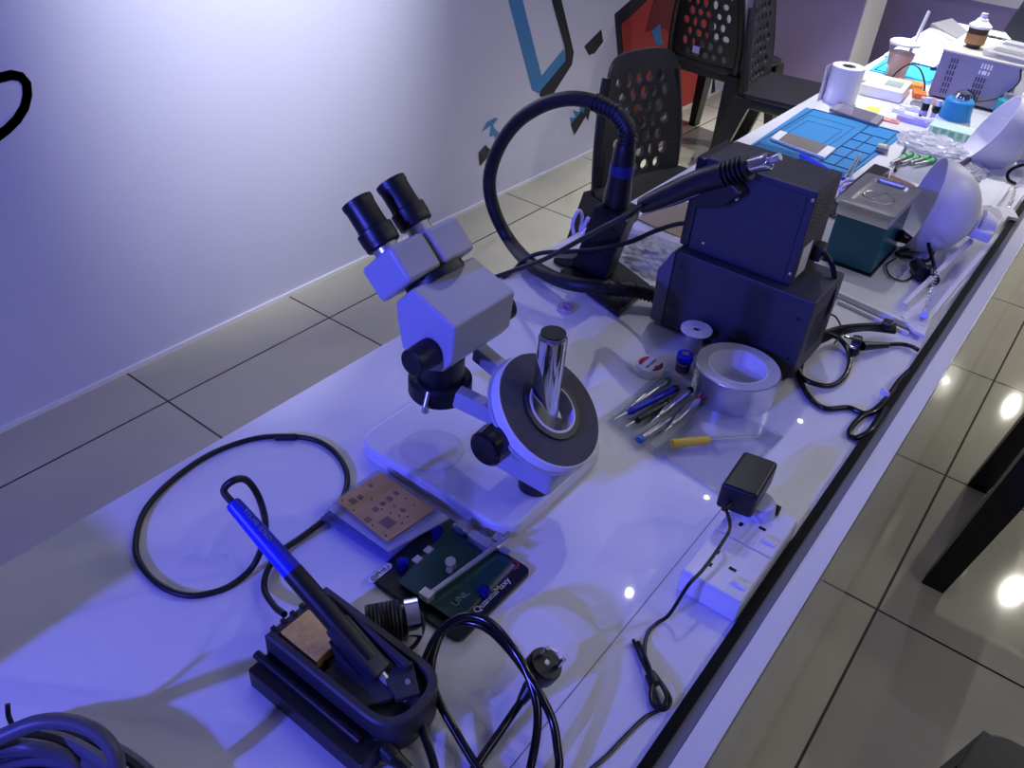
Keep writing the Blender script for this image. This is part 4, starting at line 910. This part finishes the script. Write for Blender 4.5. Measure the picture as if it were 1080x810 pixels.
build('foot_ring', MB().cyl((p.x, p.y, pz), (p.x, p.y, pz + .010), .021, n=24), BLACK, o)
build('bottle', MB().lathe([(0, .010), (.028, .010), (.029, .014), (.029, .058), (0, .060)], p, n=32), BROWN, o)
build('label', MB().lathe([(.0292, .013), (.0296, .013), (.0296, .041), (.0292, .041)], p, n=32, closed=True), LABELO, o)
build('cap', MB().lathe([(0, .058), (.034, .058), (.033, .064), (.020, .074), (.016, .080), (.016, .082), (.011, .084), (.0095, .098), (0, .098)], p, n=32), SOCKW, o)
o = thing('clamshell_pack', 'clear plastic clamshell pack lying on the power supply', 'packaging', (-.36, 3.05, pz))
build('shell', MB().box((-.352, 3.05, pz + .009), (.125, .22, .018), Matrix.Rotation(-.1, 3, 'Z'), .006), FROST, o)
build('insert', MB().box((-.352, 2.985, pz + .0185), (.10, .05, .001), Matrix.Rotation(-.1, 3, 'Z')), GREYP, o)
build('insert', MB().box((-.352, 3.085, pz + .0185), (.09, .04, .001), Matrix.Rotation(-.1, 3, 'Z')), SILVER, o)
# laptop
o = thing('laptop', 'open silver laptop with a dark screen at the far right end of the counter', 'laptop', (-.40, 3.78, T))
RL = Matrix.Rotation(-.06, 3, 'Z')
build('keyboard_base', MB().box((-.42, 3.80, T + .011), (.36, .25, .018), RL, .004), SILVER, o)
s = MB()
for r_ in range(5):
    for k in range(13): s.box(V((-.42, 3.80, T + .0205)) + RL @ V((-.155 + k * .0258, -.06 + r_ * .036, 0)), (.021, .029, .002), RL)
build('keys', s, BLACK, o)
RS = Matrix.Rotation(-.50, 3, 'Z') @ Matrix.Rotation(-1.25, 3, 'X')
ls = build('screen', MB().prism([aty(*q, 3.55) for q in ((1058, 32), (1075, 53), (1120, 8), (1090, -15))], (.01, .012, 0), .003), BLACK, o)
# cup with straw
p = V((-.668, 3.06, T)); o = thing('drink_cup', 'clear takeaway cup of milk tea with a white straw', 'cup', tuple(p))
build('cup', MB().lathe([(0, .001), (.030, .001), (.047, .105), (.0465, .105), (.0295, .002)], p, n=36), CLEAR, o)
build('tea', MB().lathe([(0, .004), (.0285, .004), (.040, .078), (0, .078)], p, n=32), TEA, o)
build('lid', MB().lathe([(0, .106), (.044, .106), (.0495, .104), (.0495, .110), (.045, .114), (0, .114)], p, n=36), SOCKW, o)
build('straw', MB().cyl(p + V((.012, .01, .02)), p + V((.030, .035, .205)), .0055, n=12), PAPER, o)
o = thing('repair_mat', 'second bright blue mat under the drink cup at the far end', 'mat', (-.66, 3.2, T))
build('mat_sheet', MB().prism([V((-.752, 3.06, T)), V((-.555, 3.06, T)), V((-.555, 3.40, T)), V((-.768, 3.40, T))], (0, 0, .004), .001), mat('cyan_mat', (30, 160, 205), .5), o)
build('border_ridge', frame_mb(-.742, -.56, 3.075, 3.39, T + .0038, .004, .0016), BLUEG, o)
o = thing('paper_sheet', 'large blank white paper spread over the far blue mat', 'paper', (-.71, 3.6, T))
build('sheet', MB().prism([V((-.775, 3.28, T + .008)), V((-.60, 3.27, T + .008)), V((-.60, 3.66, T + .008)), V((-.775, 4.0, T + .008))], (0, 0, .002)), PAPER, o)
single('grey_tray', MB().prism([V((-.775, 3.86, T + .011)), V((-.62, 3.68, T + .011)), V((-.60, 3.80, T + .011)), V((-.74, 4.05, T + .011))], (0, 0, .02), .005), STEEL, 'shiny metal tray behind the amber bottle at the far end', 'tray')
single('black_ruler', MB().bar(V((-.60, 3.24, T + .009)), V((-.555, 3.30, T + .009)), .010, .008), BLACK, 'short black bar lying on the far blue mat', 'bar')
# small clutter between the white box and the power supply
single('orange_pack', MB().box(V((-.60, 2.985, T + .008)), (.085, .05, .016), Matrix.Rotation(.1, 3, 'Z'), .003), ORANGE, 'orange packet lying in front of the drink cup', 'packet')
single('orange_pack', MB().box(V((-.545, 2.90, T + .008)), (.04, .06, .016), Matrix.Rotation(.3, 3, 'Z'), .003), mat('deep_orange', (214, 110, 44), .5), 'deep orange packet beside the power supply corner', 'packet')
single('red_cable_end', MB().cyl(V((-.655, 2.93, T + .007)), V((-.66, 2.975, T + .007)), .0065, n=12), REDP, 'red connector lying behind the flat white box', 'connector')
single('blue_clip', MB().cyl(V((-.690, 2.85, T + .009)), V((-.700, 2.90, T + .009)), .0085, n=12), mat('navy_plastic', (30, 30, 90), .35), 'dark blue clip lying behind the toilet roll', 'clip')
single('test_lead', MB().tube([V((-.655, 2.95, T + .01)), V((-.64, 2.95, T + .045)), V((-.61, 2.945, T + .075)), V((-.575, 2.935, T + .07)), V((-.545, 2.925, T + .035)), V((-.536, 2.915, T + .006))], .0026, 8), BLACK, 'thin black lead arching in front of the drink cup', 'cable')
single('thin_wire', MB().tube([V((-.72, 2.74, T + .004)), V((-.71, 2.80, T + .02)), V((-.69, 2.86, T + .024)), V((-.665, 2.90, T + .008))], .0018, 6), BLACK, 'thin black wire behind the toilet roll', 'cable')
rnd = random.Random(11)
cl = [((-.515, 2.80), (.05, .03, .012), SILVER, 'silver connector block left of the two vials', 'connector'), ((-.525, 2.74), (.06, .025, .010), SOCKW, 'white clip strip in front of the silver connector block', 'clip'),
      ((-.505, 2.86), (.045, .025, .014), mat('pale_pink_plastic', (206, 170, 176), .4), 'pale pink box in front of the power supply', 'box'), ((-.485, 2.62), (.085, .03, .014), LILAC, 'lilac label box in front of the vials', 'box'),
      ((-.45, 2.66), (.05, .02, .012), SOCKW, 'white strip between the lilac box and the blue bottle', 'strip'), ((-.535, 2.58), (.05, .03, .005), mat('salmon_card', (214, 150, 140), .6), 'salmon card at the far right corner of the blue mat', 'card'),
      ((-.46, 2.80), (.03, .03, .016), GREYP, 'grey cube behind the two vials', 'block'), ((-.545, 2.69), (.03, .03, .011), TRIMW, 'white button right of the flat white box', 'button')]
for (x, y), sz, m_, lab, cat in cl:
    s = MB(); s.box((x, y, T + sz[2] / 2), sz, Matrix.Rotation(rnd.uniform(-.3, .3), 3, 'Z'), .0015)
    s.box((x + sz[0] * .2, y, T + sz[2] + .0015), (sz[0] * .35, sz[1] * .6, .003), None, .0008)
    single(cat + '_piece' if cat in ('block', 'strip') else 'tiny_' + cat, s, m_, lab, cat)
# ================================================================ LIGHTS
def spot(loc, target, e, col, size=75, blend=.6, r=.03):
    l = bpy.data.lights.new('spot', 'SPOT'); l.energy = e; l.color = col; l.spot_size = math.radians(size); l.spot_blend = blend; l.shadow_soft_size = r
    o = bpy.data.objects.new('spot', l); C.objects.link(o); o.location = loc
    o.rotation_euler = (V(target) - V(loc)).to_track_quat('-Z', 'Y').to_euler(); return o
WHT = (.93, .94, 1)
LAMPE = mat('lit_downlight', (250, 250, 255), .4, emit=70)
DL = [(-.86, 2.29), (-.876, 3.05), (-.755, 3.95), (.675, 5.2), (.21, 7.5)]
DT = ['nearest', 'second', 'third', 'fourth', 'farthest']
for (x, y), w_ in zip(DL, DT):
    o = thing('ceiling_downlight', 'small round ceiling downlight, ' + w_ + ' of the row above the counter and aisle', 'downlight', (x, y, 2.8), 0, 'ceiling downlights')
    build('trim_ring', MB().lathe([(.021, -.004), (.046, -.004), (.048, 0), (.021, 0)], (x, y, 2.8), n=28, closed=True), TRIMW, o)
    build('lens', MB().cyl((x, y, 2.7985), (x, y, 2.7975), .013, n=28), LAMPE, o)
for (x, y), e, sz in ((DL[0], 28, 105), (DL[1], 210, 66), (DL[2], 520, 62)): spot((x, y, 2.79), (-.62, y, 0), e, WHT, sz, .7, .012)
spot((-.9, 1.60, 2.7), (-2.0, 1.60, 1.38), 430, (.93, .96, 1), 46, 1.0, .05)
WRM = (1, .97, .84)
for x, y, e in ((.675, 5.2, 150), (.21, 7.5, 120)): spot((x, y, 2.74), (x, y - .6, 0), e, WRM, 120, .8, .03)
spot((1.7, 3.5, 2.76), (-.3, .9, .75), 45, (1, .97, .90), 40, .9, .045)
l = bpy.data.lights.new('overhead_fill', 'AREA'); l.energy = 10; l.color = (1, .98, .9); l.shape = 'RECTANGLE'; l.size = .6; l.size_y = 1.2  # soft fill added overhead to whiten the near counter
o = bpy.data.objects.new('overhead_fill', l); C.objects.link(o); o.location = (1.7, 1.5, 2.78)
l = bpy.data.lights.new('overhead_fill', 'AREA'); l.energy = 110; l.color = (1, .98, .93); l.shape = 'RECTANGLE'; l.size = 1.2; l.size_y = 2.4  # fill added to brighten the far ceiling and wall
o = bpy.data.objects.new('overhead_fill', l); C.objects.link(o); o.location = (1.2, 9.6, 2.78)
spot((-.62, -.85, 1.38), (-.45, .85, .72), 72, (.10, .11, .98), 150, .6, .02)
spot((-.75, -2.4, 2.3), (-.33, 2.0, .8), 300, (.07, .085, 1), 26, .9, .03)  # second blue light, added to carry the blue to the far items
w = bpy.data.worlds.new('World'); bpy.context.scene.world = w; w.use_nodes = True
w.node_tree.nodes['Background'].inputs['Color'].default_value = (.22, .215, .80, 1); w.node_tree.nodes['Background'].inputs['Strength'].default_value = .19
bpy.context.scene.cycles.transparent_max_bounces = 24; bpy.context.scene.cycles.caustics_reflective = False; bpy.context.scene.cycles.caustics_refractive = False
# ================================================================ CAMERA
cam = bpy.data.cameras.new('camera'); co = bpy.data.objects.new('camera', cam); C.objects.link(co)
cam.sensor_fit = 'HORIZONTAL'; cam.sensor_width = 36; cam.lens = F / 1080 * 36; cam.clip_start = .02
Rw = Matrix((M[0], -M[1], -M[2])).transposed()      # columns: camera right, up, back in world axes
co.matrix_world = Matrix.Translation((0, 0, H)) @ Rw.to_4x4()
sc = bpy.context.scene; sc.camera = co
sc.view_settings.view_transform = 'Standard'; sc.view_settings.look = 'None'; sc.view_settings.gamma = 1; sc.view_settings.exposure = 0
sc.view_settings.use_curve_mapping = False
